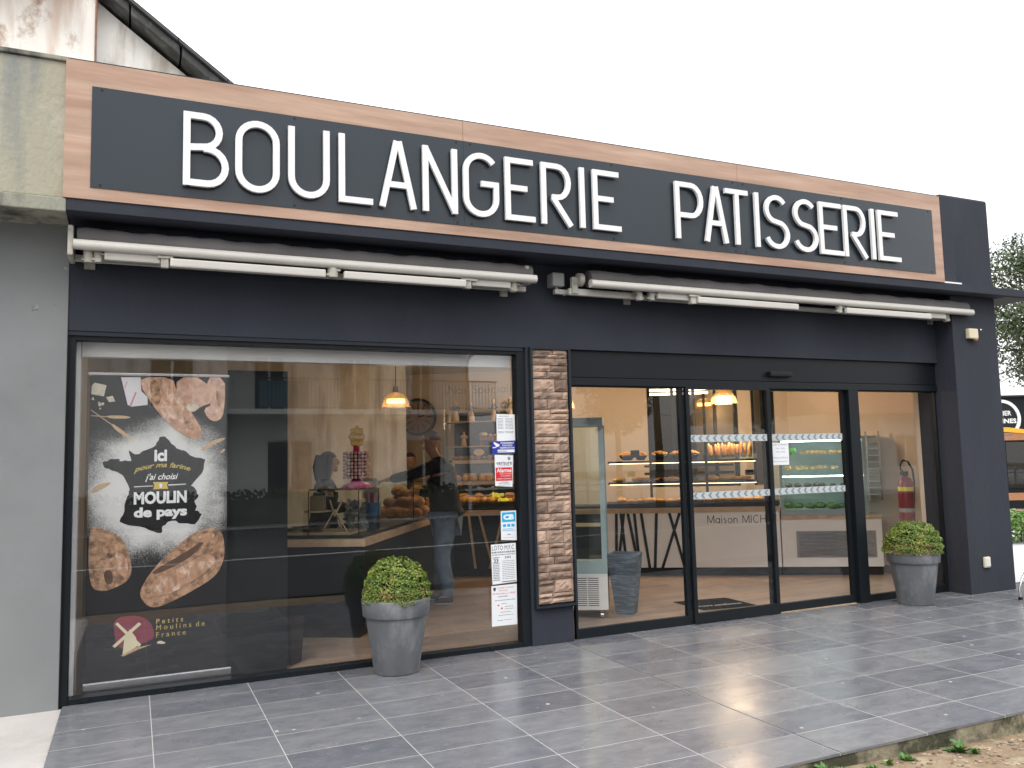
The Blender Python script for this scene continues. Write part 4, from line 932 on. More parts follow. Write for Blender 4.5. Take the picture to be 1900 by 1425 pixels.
MB().box(.66, 1.12, .21, .225, .0, 2.35).build('display_board', M['panel_grey'], label='tall plain dark grey board standing right of the roll-up banner', cat='board', bevel=.002)
g = MB(); g.lathe((1.16, .38, 0), [(0, .01), (.09, .01), (.1, .02), (.12, .34), (.125, .35), (.125, .365), (.11, .37), (.0, .34)], 4, False)
g.build('waste_bin', M['plastic_black'], label='small square black bin on the floor beside the grey board', cat='bin')

# ------------------------------------------------------------------ counters
ct = thing('sales_counter', 'dark counter with oak edge band running along the left of the shop', 'counter', P(-2.44, -3.92, 0))
g = MB(MF); g.box(-5.6, -2.44, -3.92, -3.3, .11, .83); g.box(-3.04, -2.44, -3.299, -.001, .11, .83); g.box(-3.04, -.35, 0, .6, .11, .83); g.build('body', M['counter_dark'], ct)
g = MB(MF); g.box(-5.6, -2.5, -3.88, -3.34, 0, .11); g.box(-3.0, -2.48, -3.339, .0, 0, .11); g.box(-3.0, -.35, .03, .57, 0, .1099); g.build('plinth', M['plinth'], ct)
g = MB(MF); g.box(-5.6, -2.425, -3.935, -3.285, .832, .9); g.box(-3.06, -2.425, -3.2845, -.0155, .832, .9); g.box(-3.06, -.35, -.015, .61, .832, .9); g.build('oak_edge', M['wood_oak'], ct)
g = MB(MF); g.box(-5.6, -2.47, -3.89, -3.3, .901, .93); g.box(-3.04, -2.47, -3.299, -.001, .901, .93); g.box(-3.04, -.36, .03, .6, .901, .93); g.build('worktop', M['plinth'], ct)
def strip(m, ut, ub, wd, w0=-.006, z0=.11, z1=.83, k=0):
    y = w0-.0006*k
    m.add([(ub-wd/2, y, z0), (ub+wd/2, y, z0), (ut+wd/2, y, z1), (ut-wd/2, y, z1), (ub-wd/2, .0, z0), (ub+wd/2, .0, z0), (ut+wd/2, .0, z1), (ut-wd/2, .0, z1)], [(0, 1, 2, 3), (0, 4, 5, 1), (1, 5, 6, 2), (2, 6, 7, 3), (3, 7, 4, 0)])
for i, (a, b) in enumerate(((-2.23, -2.15), (-2.08, -1.9), (-1.75, -1.95))):
    m = MB(MF); strip(m, a, b, .035, k=i); m.build('oak_strip', M['wood_oak'], ct)
cw = thing('display_counter', 'white counter front with crossed dark strips and maison lettering under the bread shelves', 'counter', P(1, 0, 0))
MB(MF).box(-.349, 1.93, 0, .6, .11, .83).build('body', M['counter_white'], cw)
MB(MF).box(-.349, 1.93, .04, .57, 0, .1095).build('plinth', M['plinth'], cw)
MB(MF).box(-.349, 1.94, -.015, .61, .832, .9).build('oak_edge', M['wood_oak'], cw)
MB(MF).box(-.349, 1.93, .03, .6, .901, .96).build('worktop', M['plinth'], cw)
for i, (a, b) in enumerate(((-.2, -.22), (-.14, -.08), (-.1, -.2), (-.045, .075), (.04, .09), (.13, .22), (.335, .29), (.505, .68), (.64, .39))):
    m = MB(MF); strip(m, a, b, .038, k=i); m.build('dark_strip', M['counter_dark'], cw)
def mono(s, u0, u1, z0, z1, w0, stroke, mt, parent, mx=MF, name='lettering'):
    """thin geometric lettering, laid out by letter widths"""
    wd = {'M': .95, 'a': .62, 'i': .2, 's': .45, 'o': .64, 'n': .55, ' ': .4, 'I': .2, 'C': .85, 'H': .75, 'O': .95, 'T': .55, 'N': .8, 'S': .55, 'p': .62, 'é': .62, 'c': .55, 'l': .2, 't': .32, 'e': .62}
    H = z1-z0; tot = sum(wd[c]+.14 for c in s); k = (u1-u0)/(tot*H); x = u0; m = MB(mx)
    for c in s:
        w_ = wd[c]*H*k
        if c != ' ':
            h = stroke/H/2
            for j, st in enumerate(glyph(c, w_/H, h)): ribbon(m, [(x+p[0]*H, z0+p[1]*H) for p in st], stroke/2, w0-.0004*j, w0+.0008)
        x += w_+.14*H*k
    return m.build(name, mt, parent)
mono('Maison MICHO', 1.0, 1.87, .685, .79, -.002, .0085, M['ink'], cw)
cr_ = thing('chiller_counter', 'white counter with grey ventilation grille under the refrigerated case', 'counter', P(2.5, 0, 0))
MB(MF).box(1.945, 3.2, .0, .6, .11, .72).build('body', M['counter_white'], cr_)
MB(MF).box(1.945, 3.2, .04, .57, 0, .1095).build('plinth', M['plinth'], cr_)
MB(MF).box(1.945, 3.2, -.015, .61, .722, .775).build('oak_edge', M['wood_oak'], cr_)
gr = MB(MF).box(2.13, 3.12, -.008, -.0005, .23, .57).build('grille', M['greybox'], cr_)
g = MB(MF)
for i in range(18): g.box(2.16, 3.09, -.013, -.0085, .245+.0178*i, .254+.0178*i)
g.build('grille_bar', M['steel'], cr_)
# refrigerated case
rc = thing('refrigerated_case', 'lit glass refrigerated cake case with pale green frame on the white counter', 'display case', P(2.5, .3, .776))
g = MB(MF); g.box(1.95, 3.05, -.02, .6, .776, .85); g.box(1.95, 3.05, .54, .6, .851, 1.76); g.box(1.95, 1.99, -.02, .03, .851, 1.76); g.box(3.01, 3.05, -.02, .03, .851, 1.76); g.box(1.95, 3.05, -.02, .6, 1.761, 1.79)
g.build('frame', M['greenframe'], rc)
g = MB(MF); g.box(1.99, 3.01, -.01, -.004, .851, 1.76); g.box(1.955, 1.961, .031, .539, .851, 1.76); g.box(3.04, 3.046, .031, .539, .851, 1.76); g.build('glass', M['pane_thin'], rc)
for z in (1.12, 1.36, 1.56): MB(MF).box(1.97, 3.03, .08, .53, z, z+.008).build('shelf', M['pane_thin'], rc)
for z, w0 in ((1.735, .05), (1.27, .1)): MB(MF).box(2.0, 3.0, w0, w0+.02, z, z+.015).build('led_strip', M['led'], rc)
rnd = random.Random(11)
def cakes(n, u0, u1, w0, w1, z, mt, name, label, cat, grp, rx=.035, rz_=.025, jit=.06):
    first = None
    for i in range(n):
        u = u0+(u1-u0)*(i+.5)/n+rnd.uniform(-.006, .006); w_ = rnd.uniform(w0, w1); p = P(u, w_, z)
        if first is None:
            first = MB().ball((0, 0, rz_*.9), rx, rx, rz_, 10, 6, jit, rnd=rnd).build(name, mt, label=label, cat=cat, group=grp, origin=(0, 0, 0)); at(first, p)
        else:
            dup(first, p, rnd.uniform(0, 6), sc=(rnd.uniform(.85, 1.15),)*3)
    return first
cakes(5, 2.02, 2.22, .12, .3, 1.57, M['green_box'], 'salad_pot', 'bright green pot at the left of the top shelf in the refrigerated case', 'salad pot', 'green pots in the chiller', .03, .045)
cakes(12, 2.3, 2.98, .12, .35, 1.57, M['orange_sweet'], 'small_cake', 'small orange iced cake on the top shelf of the refrigerated case', 'cake', 'orange cakes in the chiller')
cakes(14, 2.05, 2.98, .12, .35, 1.37, M['crust_pale'], 'tartlet', 'pale tartlet on the second shelf of the refrigerated case', 'tartlet', 'tartlets in the chiller')
cakes(8, 2.05, 2.98, .12, .35, 1.13, M['choc'], 'eclair', 'dark chocolate cake on the third shelf of the refrigerated case', 'cake', 'chocolate cakes in the chiller', .05, .03)
cakes(7, 2.05, 2.95, .1, .3, .851, M['leaf_weed'], 'herb_punnet', 'green leafy punnet at the bottom of the refrigerated case', 'salad', 'green punnets in the chiller', .07, .04, .2)
# tray trolley
tr = thing('tray_trolley', 'tall steel tray trolley with runners beside the refrigerated case', 'trolley', P(3.16, .35, 0))
g = MB(MF)
for u in (3.08, 3.24):
    for w_ in (.05, .5): g.box(u-.01, u+.01, w_-.01, w_+.01, .95 if w_ < .1 else .8, 1.85)
g.build('post', M['steel'], tr)
g = MB(MF)
for i in range(10): g.box(3.09, 3.23, .03, .5, 1.02+.085*i, 1.028+.085*i)
g.build('runner', M['fridge'], tr)

# ------------------------------------------------------------------ bread shelving
def shelf_unit(label, u0, u1, zs, posts, back=None):
    t = thing('bread_shelving', label, 'shelving', P((u0+u1)/2, .3, .93))
    for z in zs: MB(MF).box(u0, u1, .24, .62, z-.03, z).build('shelf', M['bar_black'], t)
    for u in posts: MB(MF).box(u, u+.035, .22, .25, .93, max(zs)+.9).build('post', M['bar_black'], t)
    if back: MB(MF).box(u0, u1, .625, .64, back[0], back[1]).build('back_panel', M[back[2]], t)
    return t
s1 = shelf_unit('black bread shelving with flat pies and rolls above the white counter', -.3, 1.72, (1.24, 1.53), (.27, 1.02))
MB(MF).box(.2, 1.4, .2, .23, 1.335, 1.37).box(.2, 1.4, .2, .23, 1.44, 1.47).build('rail', M['bar_black'], s1)
MB(MF).box(-.3, 1.9, -.01, .02, .901, .965).build('tray_front', M['bar_black'], s1)
s2 = shelf_unit('dark shelving with loaves, card boxes and baker figurines behind the man', -2.55, -1.2, (1.3, 1.6), (-1.3,), (.93, 2.3, 'darkroom'))
g = MB(MF); g.box(-2.62, -1.2, .24, .62, 1.785, 1.8); g.box(-2.62, -1.2, .24, .62, 2.14, 2.155); g.build('glass_shelf', M['wood_oak'], s2)
MB(MF).box(-2.62, -2.6, .24, .62, 1.62, 2.6).build('side_panel', M['pane_thin'], s2)
MB(MF).box(-2.5, -1.25, .1, .6, .931, .985).build('bread_tray', M['bar_black'], s2)
MB(MF).box(-2.5, -1.25, .2, .24, 1.55, 1.6).box(-2.5, -1.25, .2, .24, 1.25, 1.3).build('price_rail', M['wood_oak'], s2)

def loaf(name, mt, rx, ry, rz, label, cat, grp, seed=1):
    rr = random.Random(seed); return MB().ball((0, 0, rz*.92), rx, ry, rz, 16, 10, .05, rnd=rr).build(name, mt, label=label, cat=cat, group=grp, origin=(0, 0, 0))
def spread(first, spots):
    for i, (u, w_, z, r, s_) in enumerate(spots):
        if i == 0: at(first, P(u, w_, z), r, s_)
        else: dup(first, P(u, w_, z), r, s=s_)
rnd = random.Random(21)
spread(loaf('round_loaf', M['crust'], .1, .085, .065, 'round brown loaf in the heap inside the glass bread case', 'bread', 'round loaves heaped in the glass case'),
       [(-2.95+.14*(i % 4)+rnd.uniform(-.02, .02), -1.75+.3*(i//4)+rnd.uniform(-.04, .04), .935, rnd.uniform(0, 3), rnd.uniform(.9, 1.15)) for i in range(16)] +
       [(-2.88+.17*(i % 3), -1.6+.3*(i//3), 1.05, rnd.uniform(0, 3), rnd.uniform(.9, 1.1)) for i in range(9)] + [(-2.85, -1.3, 1.17, .5, 1.1), (-2.7, -1.0, 1.16, 1.5, 1.1), (-2.72, -1.5, 1.16, 1, .9)])
spread(loaf('crusty_roll', M['crust_gold'], .07, .05, .04, 'golden roll in the black tray on the dark shelving', 'bread roll', 'golden rolls in the black tray', 2),
       [(-2.42+.095*i, .2+rnd.uniform(0, .06), .986, rnd.uniform(0, 3), rnd.uniform(.9, 1.3)) for i in range(12)] + [(-2.36+.22*i, .32, 1.04, rnd.uniform(0, 3), 1.2) for i in range(5)])
spread(loaf('bun', M['crust_dark'], .045, .045, .03, 'small brown bun in the row on the upper dark shelf', 'bun', 'buns in a row on the upper shelf', 3),
       [(-2.48+.085*i, .3, 1.601, rnd.uniform(0, 3), rnd.uniform(.9, 1.15)) for i in range(14)])
spread(loaf('brioche', M['crust_gold'], .055, .05, .045, 'yellow brioche on the middle dark shelf', 'brioche', 'brioches on the middle shelf', 4),
       [(-2.44+.12*i, .3, 1.301, rnd.uniform(0, 3), rnd.uniform(.9, 1.15)) for i in range(9)])
g = MB(); g.box(-.09, .09, -.05, .05, 0, .1); bx0 = g.build('card_box', mat('brown_card', (.45, .3, .18), .8, .08), label='brown card box standing at the back of the dark shelving', cat='box', group='card boxes on the dark shelving', origin=(0, 0, 0))
at(bx0, P(-2.3, .5, 1.31), AZ)
for q in ((-2.05, .52, 1.31), (-2.3, .5, .99), (-2.05, .5, .99), (-1.8, .5, 1.31)): dup(bx0, P(*q), AZ)
g = MB(MF); pts = []
for i in range(24): a = 2*math.pi*i/24; r_ = 1 if i % 2 else .82; pts.append((-2.12+.085*math.cos(a)*r_, 1.71+.055*math.sin(a)*r_))
g.poly(pts, .265, .27); g.build('star_label', mat('yellow_card', (.8, .62, .3), .7, .05), label='yellow starburst price card on the upper dark shelf', cat='price card')
# figurines
def figurine(u, w_, z, h, label, hatt, skirt, arms=1, cat='figurine'):
    t = thing('baker_figurine', label, cat, P(u, w_, z), group=None); p = P(u, w_, z)
    MB().lathe(p, [(0, 0), (.2*h, 0), (.17*h, .25*h), (.1*h, .5*h), (.02, .52*h)] if skirt else [(0, 0), (.1*h, 0), (.09*h, .1*h), (.12*h, .4*h), (.1*h, .52*h), (.02, .54*h)], 12).build('apron', M['fig_cream'], t)
    g = MB(); g.ball(p+Vector((0, 0, .64*h)), .13*h, .1*h, .15*h, 10, 6)
    g.tube([p+Vector((-.1*h, 0, .72*h)), p+Vector((-.24*h, -.05*h, .6*h)), p+Vector((-.12*h, -.12*h, .52*h))], .04*h, 6); g.tube([p+Vector((.1*h, 0, .72*h)), p+Vector((.24*h, -.05*h, .6*h)), p+Vector((.1*h, -.12*h, .5*h))], .04*h, 6)
    g.build('shirt', M['fig_grey'] if arms else M['fig_cream'], t)
    g = MB(); g.ball(p+Vector((0, 0, .87*h)), .075*h, .075*h, .09*h, 10, 6)
    if hatt: g.cyl(p+Vector((0, 0, .92*h)), p+Vector((0, 0, .99*h)), .08*h, .1*h, 10)
    g.build('head', M['fig_cream'], t)
figurine(-2.48, .4, 2.156, .31, 'baker woman figurine in wide cream skirt, leftmost on the top shelf', 0, 1)
figurine(-2.25, .4, 2.156, .3, 'figurine in a long cream apron, second from the left on the top shelf', 0, 1)
figurine(-1.92, .4, 2.156, .31, 'figurine with hand on hip and short cream apron, third on the top shelf', 1, 0)
figurine(-1.68, .4, 2.156, .33, 'figurine with a tall hat, rightmost on the top shelf', 1, 0)
figurine(-2.36, .4, 1.801, .22, 'small white jug shaped figurine on the lower glass shelf', 0, 1, 0)
g = thing('toy_oven', 'brown miniature table with tiny loaves on the lower glass shelf', 'ornament', P(-2.0, .4, 1.8))
MB(MF).box(-2.12, -1.88, .33, .47, 1.88, 1.93).box(-2.11, -2.09, .34, .46, 1.801, 1.88).box(-1.91, -1.89, .34, .46, 1.801, 1.88).build('table', M['crust_dark'], g)
m = MB(MF); m.ball((-2.08, .4, 1.965), .07, .05, .035, 10, 6); m.ball((-1.97, .4, 1.95), .03, .03, .02, 8, 5); m.ball((-1.91, .4, 1.95), .02, .02, .02, 8, 5); m.build('tiny_loaf', M['fig_cream'], g)

# pies in dark baskets, top right shelf
def pie(u, r, label):
    p = P(u, .38, 1.531); t = thing('fruit_pie', label, 'pie', p, group='pies in dark bowls on the upper shelf')
    MB().lathe(p, [(0, .01), (r*.55, .012), (r*.95, .06), (r, .075), (r*.9, .07), (0, .05)], 20).build('bowl', M['bar_black'], t)
    g = MB(); rr = random.Random(int(u*100))
    for i in range(26):
        a = rr.uniform(0, 6.28); d = r*math.sqrt(rr.random())*.92; g.ball(p+Vector((d*math.cos(a), d*math.sin(a), .075+.045*(1-(d/r)**2))), .024, .024, .017, 8, 5)
    g.build('filling', M['crust_gold'], t)
for i, (u, r) in enumerate(((-.03, .11), (.16, .09), (.42, .13), (.66, .1), (.86, .1))):
    pie(u, r, ['golden heaped pie in a dark bowl, leftmost on the right hand shelf', 'flatter pie in a dark bowl beside the black price slate', 'widest pale pie in a dark bowl, third on the shelf', 'shallow pie in a dark bowl right of the wide one', 'last shallow pie in a dark bowl before the baguette crate'][i])
spread(loaf('twisted_bread', M['crust'], .028, .03, .1, 'upright bread stick in the crate at the right end of the shelf', 'bread stick', 'bread sticks standing in the crate', 5),
       [(1.08+.03*i+rnd.uniform(-.01, .01), .3+.08*(i % 3), 1.56, rnd.uniform(0, 3), rnd.uniform(.75, 1.1)) for i in range(20)])
g = MB(MF); g.box(1.02, 1.72, .25, .265, 1.531, 1.6); g.box(1.02, 1.72, .55, .565, 1.531, 1.6); g.box(1.02, 1.035, .265, .55, 1.531, 1.6); g.box(1.705, 1.72, .265, .55, 1.531, 1.6); g.build('bread_crate', M['pane_thin'], label='clear crate holding bread sticks on the upper shelf', cat='crate')
sl_ = MB(MF).box(.02, .14, .26, .27, 1.58, 1.68).build('price_slate', M['plastic_black'], label='black price slate between the two left pies', cat='price slate')
spread(loaf('filled_baguette', M['crust_gold'], .1, .035, .032, 'filled sandwich baguette on the middle right shelf', 'sandwich', 'sandwiches on the middle right shelf', 6),
       [(u, .35, 1.241, AZ+rnd.uniform(-.15, .15), rnd.uniform(.8, 1.1)) for u in (-.15, .12, .18, .42, .5, .58, 1.12, 1.3, 1.42, 1.55)])
g = MB(MF); g.box(-.03, .07, .26, .265, 1.32, 1.39); g.build('price_card', mat('pale_yellow_card', (.85, .75, .45), .7, .05), label='pale yellow price card on the middle right shelf', cat='price card')
g = MB(MF); g.box(.4, .45, .26, .3, 1.245, 1.29); g.build('price_slate', M['plastic_black'], label='small black price slate among the sandwiches', cat='price slate')
g = MB(MF); g.box(1.55, 1.68, .26, .27, 1.31, 1.38); g.build('price_slate', M['plastic_black'], label='black price slate at the right end of the middle shelf', cat='price slate')
spread(loaf('flat_pastry', M['crust_gold'], .075, .055, .03, 'golden pastry in the tray on the white counter', 'pastry', 'pastries in the long tray on the white counter', 7),
       [(-.12+.13*i, .22+rnd.uniform(-.04, .06), .962, rnd.uniform(0, 3), rnd.uniform(.8, 1.35)) for i in range(15)])
spread(loaf('choc_biscuit', M['choc'], .06, .05, .025, 'dark chocolate biscuit on the counter tray behind the sliding door', 'biscuit', 'chocolate biscuits in the tray', 8),
       [(.8+.05*i, .42, 1.02+.02*(i % 2), rnd.uniform(0, 3), 1) for i in range(5)])
# warm strip light hidden under the shelves
g = MB(MF)
g.box(-.28, 1.7, .3, .315, 1.203, 1.209); g.box(-2.5, -1.25, .3, .315, 1.262, 1.268); g.box(-2.5, -1.25, .3, .315, 1.56, 1.568); g.box(-.28, 1.7, .3, .315, 1.492, 1.498)
g.build('shelf_light', emis('warm_led_strip', (1, .7, .35), 5), label='thin warm light strips under the bread shelves', cat='light strip')

# ------------------------------------------------------------------ glass cases on the dark counter
gc = thing('chocolate_case', 'glass case with black top on the near corner of the dark counter', 'display case', P(-3.4, -3.6, .93))
MB(MF).box(-4.6, -2.5, -3.86, -3.28, 1.33, 1.345).build('top', M['pane_thin'], gc)
MB(MF).box(-3.1, -2.52, -3.6, -3.3, 1.3455, 1.352).build('top_tray', M['bar_black'], gc)
g = MB(MF); g.box(-4.6, -2.5, -3.865, -3.86, .931, 1.329); g.box(-2.505, -2.5, -3.855, -3.28, .931, 1.329); g.build('glass', M['pane_thin'], gc)
g = MB(MF)
for u in (-2.51, -3.0, -3.8): g.box(u, u+.008, -3.872, -3.866, .931, 1.345)
g.box(-2.498, -2.49, -3.3, -3.29, .931, 1.345); g.build('corner_strip', M['bar_black'], gc)
MB(MF).box(-4.6, -2.6, -3.84, -3.35, .931, .955).build('base_board', M['wood_oak'], gc)
spread(loaf('chocolate_bark', M['choc'], .06, .045, .016, 'dark chocolate slab on the board in the front glass case', 'chocolate', 'chocolate slabs on the board', 9),
       [(-3.3+.075*(i % 6)+rnd.uniform(-.02, .02), -3.76+.09*(i//6), .957+.012*(i % 3), rnd.uniform(0, 3), rnd.uniform(.7, 1.1)) for i in range(18)])
g = MB(MF)
for a, b in (((-2.78, -3.76, 1.16), (-2.9, -3.76, .957)), ((-2.78, -3.76, 1.16), (-2.66, -3.76, .957)), ((-2.84, -3.72, 1.25), (-2.78, -3.76, 1.1)), ((-2.72, -3.72, 1.25), (-2.78, -3.76, 1.1)), ((-2.78, -3.74, 1.16), (-2.78, -3.56, .957))): g.tube([a, b], .009, 6)
g.build('easel', M['wood_oak'], label='small pale wooden easel inside the front glass case', cat='easel')
g = MB(MF); g.cyl((-3.0, -3.62, 1.135), (-3.0, -3.62, 1.147), .13, n=20); g.build('round_shelf', M['wood_oak'], label='round wooden plate held up inside the front glass case', cat='plate')
g = MB(MF); g.box(-3.07, -2.93, -3.66, -3.58, 1.148, 1.29); g.build('paper_bag', mat('kraft_paper', (.28, .18, .11), .8, .15), label='brown paper bag on the round wooden plate', cat='paper bag', bevel=.01)
g = MB(); rr = random.Random(4)
p = P(-2.7, -3.4, .956)
for i in range(260):
    a = rr.uniform(0, 6.28); z = rr.uniform(0, .26); r_ = .1*(1-.3*z/.26); q = p+Vector((r_*math.cos(a), r_*math.sin(a), z)); d = Vector((rr.gauss(0, 1), rr.gauss(0, 1), rr.gauss(0, 1))).normalized()*.035; e = d.orthogonal().normalized()*.012
    g.add([q-d-e, q+d-e, q+d+e, q-d+e], [(0, 1, 2, 3)])
g.build('cellophane_bag', mat('cellophane', (.5, .5, .5), .1, .3, metal=.5), label='crinkled cellophane gift bag in the corner of the front glass case', cat='gift bag')
t = thing('sweet_tin', 'blue tin of red and white candy sticks on the dark counter beside the glass case', 'tin', P(-2.62, -3.1, .93))
MB().cyl(P(-2.62, -3.1, .93), P(-2.62, -3.1, 1.06), .08, n=20).build('plinth_block', M['bar_black'], t)
MB().cyl(P(-2.62, -3.1, 1.061), P(-2.62, -3.1, 1.19), .085, n=20).build('tin', mat('blue_tin', (.06, .22, .42), .3, .1, metal=.3), t)
g = MB(); g2 = MB()
for i in range(22):
    a = i*2.4; r_ = .07*math.sqrt((i+.5)/22); q = P(-2.62, -3.1, 1.19)+Vector((r_*math.cos(a), r_*math.sin(a), 0)); (g if i % 2 else g2).tube([q, q+Vector((.2*r_*math.cos(a), .2*r_*math.sin(a), .1))], .006, 6)
g.build('red_stick', M['magenta'], t); g2.build('white_stick', M['paper'], t)
# lollipop stand
base = P(-2.66, -3.47, 1.353)
t = thing('lollipop_stand', 'magenta lollipop stand with rows of pink and yellow sweets and a yellow flower shaped sign', 'lollipop stand', base)
MB().lathe(base, [(0, 0), (.15, 0), (.15, .012), (.12, .04), (.06, .06), (.035, .1), (.03, .42), (0, .43)], 28).build('stand', M['magenta'], t)
g = MB(); g2 = MB()
for j in range(8):
    for k in range(20):
        a = 2*math.pi*k/20; q = base+Vector((.118*math.cos(a), .118*math.sin(a), .105+.034*j)); (g if (k+j) % 3 else g2).ball(q, .0155, .0155, .0155, 8, 5)
g.build('sweets', mat('pink_sweets', (.75, .55, .42), .3, .2, 40), t); g2.build('sweets', mat('pink_red_sweets', (.65, .28, .28), .3, .2, 40), t)
MB().lathe(base+Vector((0, 0, .1)), [(.1, 0), (.1, .25), (.03, .26)], 20).build('drum', mat('purple_drum', (.22, .07, .1), .4, .1), t)
A2 = Matrix.Translation(base+Vector((0, -.02, 0))) @ Matrix.Rotation(R(-14), 4, 'Z')
def flower(r, sc, cz, n=8):
    pts = []
    for i in range(64):
        a = 2*math.pi*i/64; rr = r*(1+.1*math.cos(n*a)); pts.append((rr*.72*math.cos(a)*sc, cz+rr*math.sin(a)*sc))
    return pts
MB(A2).poly(flower(.095, 1.08, .5), -.004, .004).build('sign_edge', M['magenta'], t)
MB(A2).poly(flower(.095, 1, .5), -.0075, -.0045).build('flower_sign', mat('bright_yellow', (.9, .7, .12), .4, .04), t)
text('lettering', 'Chupa', -.052, .052, .505, .55, -.009, M['ink_red'], t, bold=.02, shear=.15, mx=A2)
text('lettering', 'Chups', -.052, .052, .45, .493, -.009, M['ink_red'], t, bold=.02, shear=.15, mx=A2)
bc = thing('bread_case', 'glass case full of round loaves on the dark counter in front of the man', 'display case', P(-2.75, -1.2, .93))
g = MB(MF); g.box(-3.03, -2.5, -1.95, -1.944, .931, 1.38); g.box(-2.506, -2.5, -1.943, -.6, .931, 1.38); g.box(-3.03, -2.5, -1.95, -.6, 1.381, 1.388); g.build('glass', M['pane_thin'], bc)
g = MB(MF)
for u, w_ in ((-2.499, -1.955), (-2.499, -1.4), (-3.035, -1.955)): g.box(u, u+.01, w_, w_+.01, .931, 1.39)
g.build('corner_strip', M['bar_black'], bc)
MB(MF).box(-3.03, -2.51, -1.94, -.6, .9305, .934).build('base', M['fridge'], bc)
# small till slip holder
g = MB(MF); g.box(-3.02, -2.84, -2.25, -2.21, 1.2, 1.42); g.box(-2.94, -2.92, -2.24, -2.22, .93, 1.2); g.build('counter_notice', mat('cream_card', (.7, .6, .45), .7, .04), label='cream notice on a stand behind the lollipop stand', cat='notice')

# ------------------------------------------------------------------ clock, wall words, lamps
ck = thing('wall_clock', 'large round wall clock with dark rim and wire rays on the beige back wall', 'clock', P(-3.34, 1.58, 2.02))
def ring(m, c, r0, r1, y0, y1, n=48):
    pts = [(math.cos(2*math.pi*i/n), math.sin(2*math.pi*i/n)) for i in range(n)]
    vs = [(c[0]+r*a, y, c[1]+r*b) for r, y in ((r0, y0), (r1, y0), (r0, y1), (r1, y1)) for a, b in pts]
    fs = []
    for i in range(n):
        j = (i+1) % n; fs += [(i, n+i, n+j, j), (2*n+i, 2*n+j, 3*n+j, 3*n+i), (n+i, 3*n+i, 3*n+j, n+j), (i, j, 2*n+j, 2*n+i)]
    m.add(vs, fs); return m
ring(MB(MF), (-3.34, 2.31), .262, .3, 1.54, 1.598).build('rim', M['bar_black'], ck)
MB(MF).poly([(-3.34+.258*math.cos(a*.1309), 2.31+.258*math.sin(a*.1309)) for a in range(48)], 1.585, 1.598).build('dial', mat('clock_dial', (.4, .3, .22), .6, .2, 6), ck)
g = MB(MF)
for k in range(12):
    a = R(30*k); g.tube([(-3.34+.13*math.cos(a), 1.578, 2.31+.13*math.sin(a)), (-3.34+.235*math.cos(a), 1.578, 2.31+.235*math.sin(a))], .007, 6)
g.build('hour_mark', M['bar_black'], ck)
g = MB(MF); g.tube([(-3.34, 1.57, 2.31), (-3.34, 1.57, 2.47)], .008, 6); g.tube([(-3.34, 1.565, 2.31), (-3.24, 1.565, 2.33)], .01, 6); g.build('hand', M['bar_black'], ck)
wt = thing('wall_words', 'thin grey wall lettering nos spécialités above the figurine shelf', 'wall lettering', P(-2.3, 1.59, 2.65))
mono('Nos Spécialités', -2.84, -1.55, 2.66, 2.79, 1.596, .009, M['ink_grey'], wt)
def pendant(loc, label, energy=22, first=None):
    x, y, z = loc; t = thing('pendant_lamp', label, 'pendant lamp', loc, group='ribbed glass pendant lamps')
    g = MB(); n = 72; pr = [(.176, 0), (.178, .012), (.168, .02), (.165, .05), (.15, .1), (.12, .145), (.08, .175), (.045, .19)]
    vs = [Vector((x+r*(1+.012*(k % 2))*math.cos(2*math.pi*k/n), y+r*(1+.012*(k % 2))*math.sin(2*math.pi*k/n), z+h)) for r, h in pr for k in range(n)]
    g.add(vs, [(i*n+k, i*n+(k+1) % n, (i+1)*n+(k+1) % n, (i+1)*n+k) for i in range(len(pr)-1) for k in range(n)], True)
    g.build('shade', M['shade'], t)
    MB().cyl((x, y, z+.188), (x, y, z+.27), .045, .03, 16).build('cap', M['steel'], t)
    MB().cyl((x, y, z+.06), (x, y, z+.105), .115, .115, 20).build('bulb', M['bulb'], t)
    MB().cyl((x, y, z+.27), (x, y, 2.999), .006, n=6).build('cable', M['bar_black'], t)
    l = bpy.data.lights.new('lamp_light', 'POINT'); l.energy = energy; l.color = (1, .76, .5); l.shadow_soft_size = .16; l.specular_factor = .15
    o = bpy.data.objects.new('lamp_light', l); C.objects.link(o); o.location = (0, 0, -.03); o.parent = t
    return t
pendant((3.02, 3.56, 2.29), 'lit amber glass pendant lamp left of the wall clock', 9)
pendant((7.3, 2.42, 2.28), 'lit amber glass pendant lamp behind the sliding doors', 48)
pendant(tuple(P(-.9, .1, 2.28)), 'extra amber glass pendant lamp added for light, unseen behind the stone pier', 34)  # added lamp, out of view, to light the shop interior
pendant(tuple(P(1.28, 2.9, 2.36)), 'dim small pendant lamp hanging in the kitchen behind the partition', .8)
for k, (w_, dz) in enumerate(((2.3, 0), (2.9, -.02))):
    g = MB(MF); g.tube([(.3, w_, 2.66+dz), (1.35, w_, 2.66+dz)], .018, 8)
    t = thing('fluorescent_light', ['upper lit tube light on the kitchen ceiling behind the partition', 'farther lit tube light on the kitchen ceiling behind the partition'][k], 'tube light', P(.8, w_, 2.64), group=None)
    g.build('tube', M['tube'], t); MB(MF).box(.28, 1.37, w_-.04, w_+.04, 2.69+dz, 2.72+dz).build('casing', M['greybox'], t)

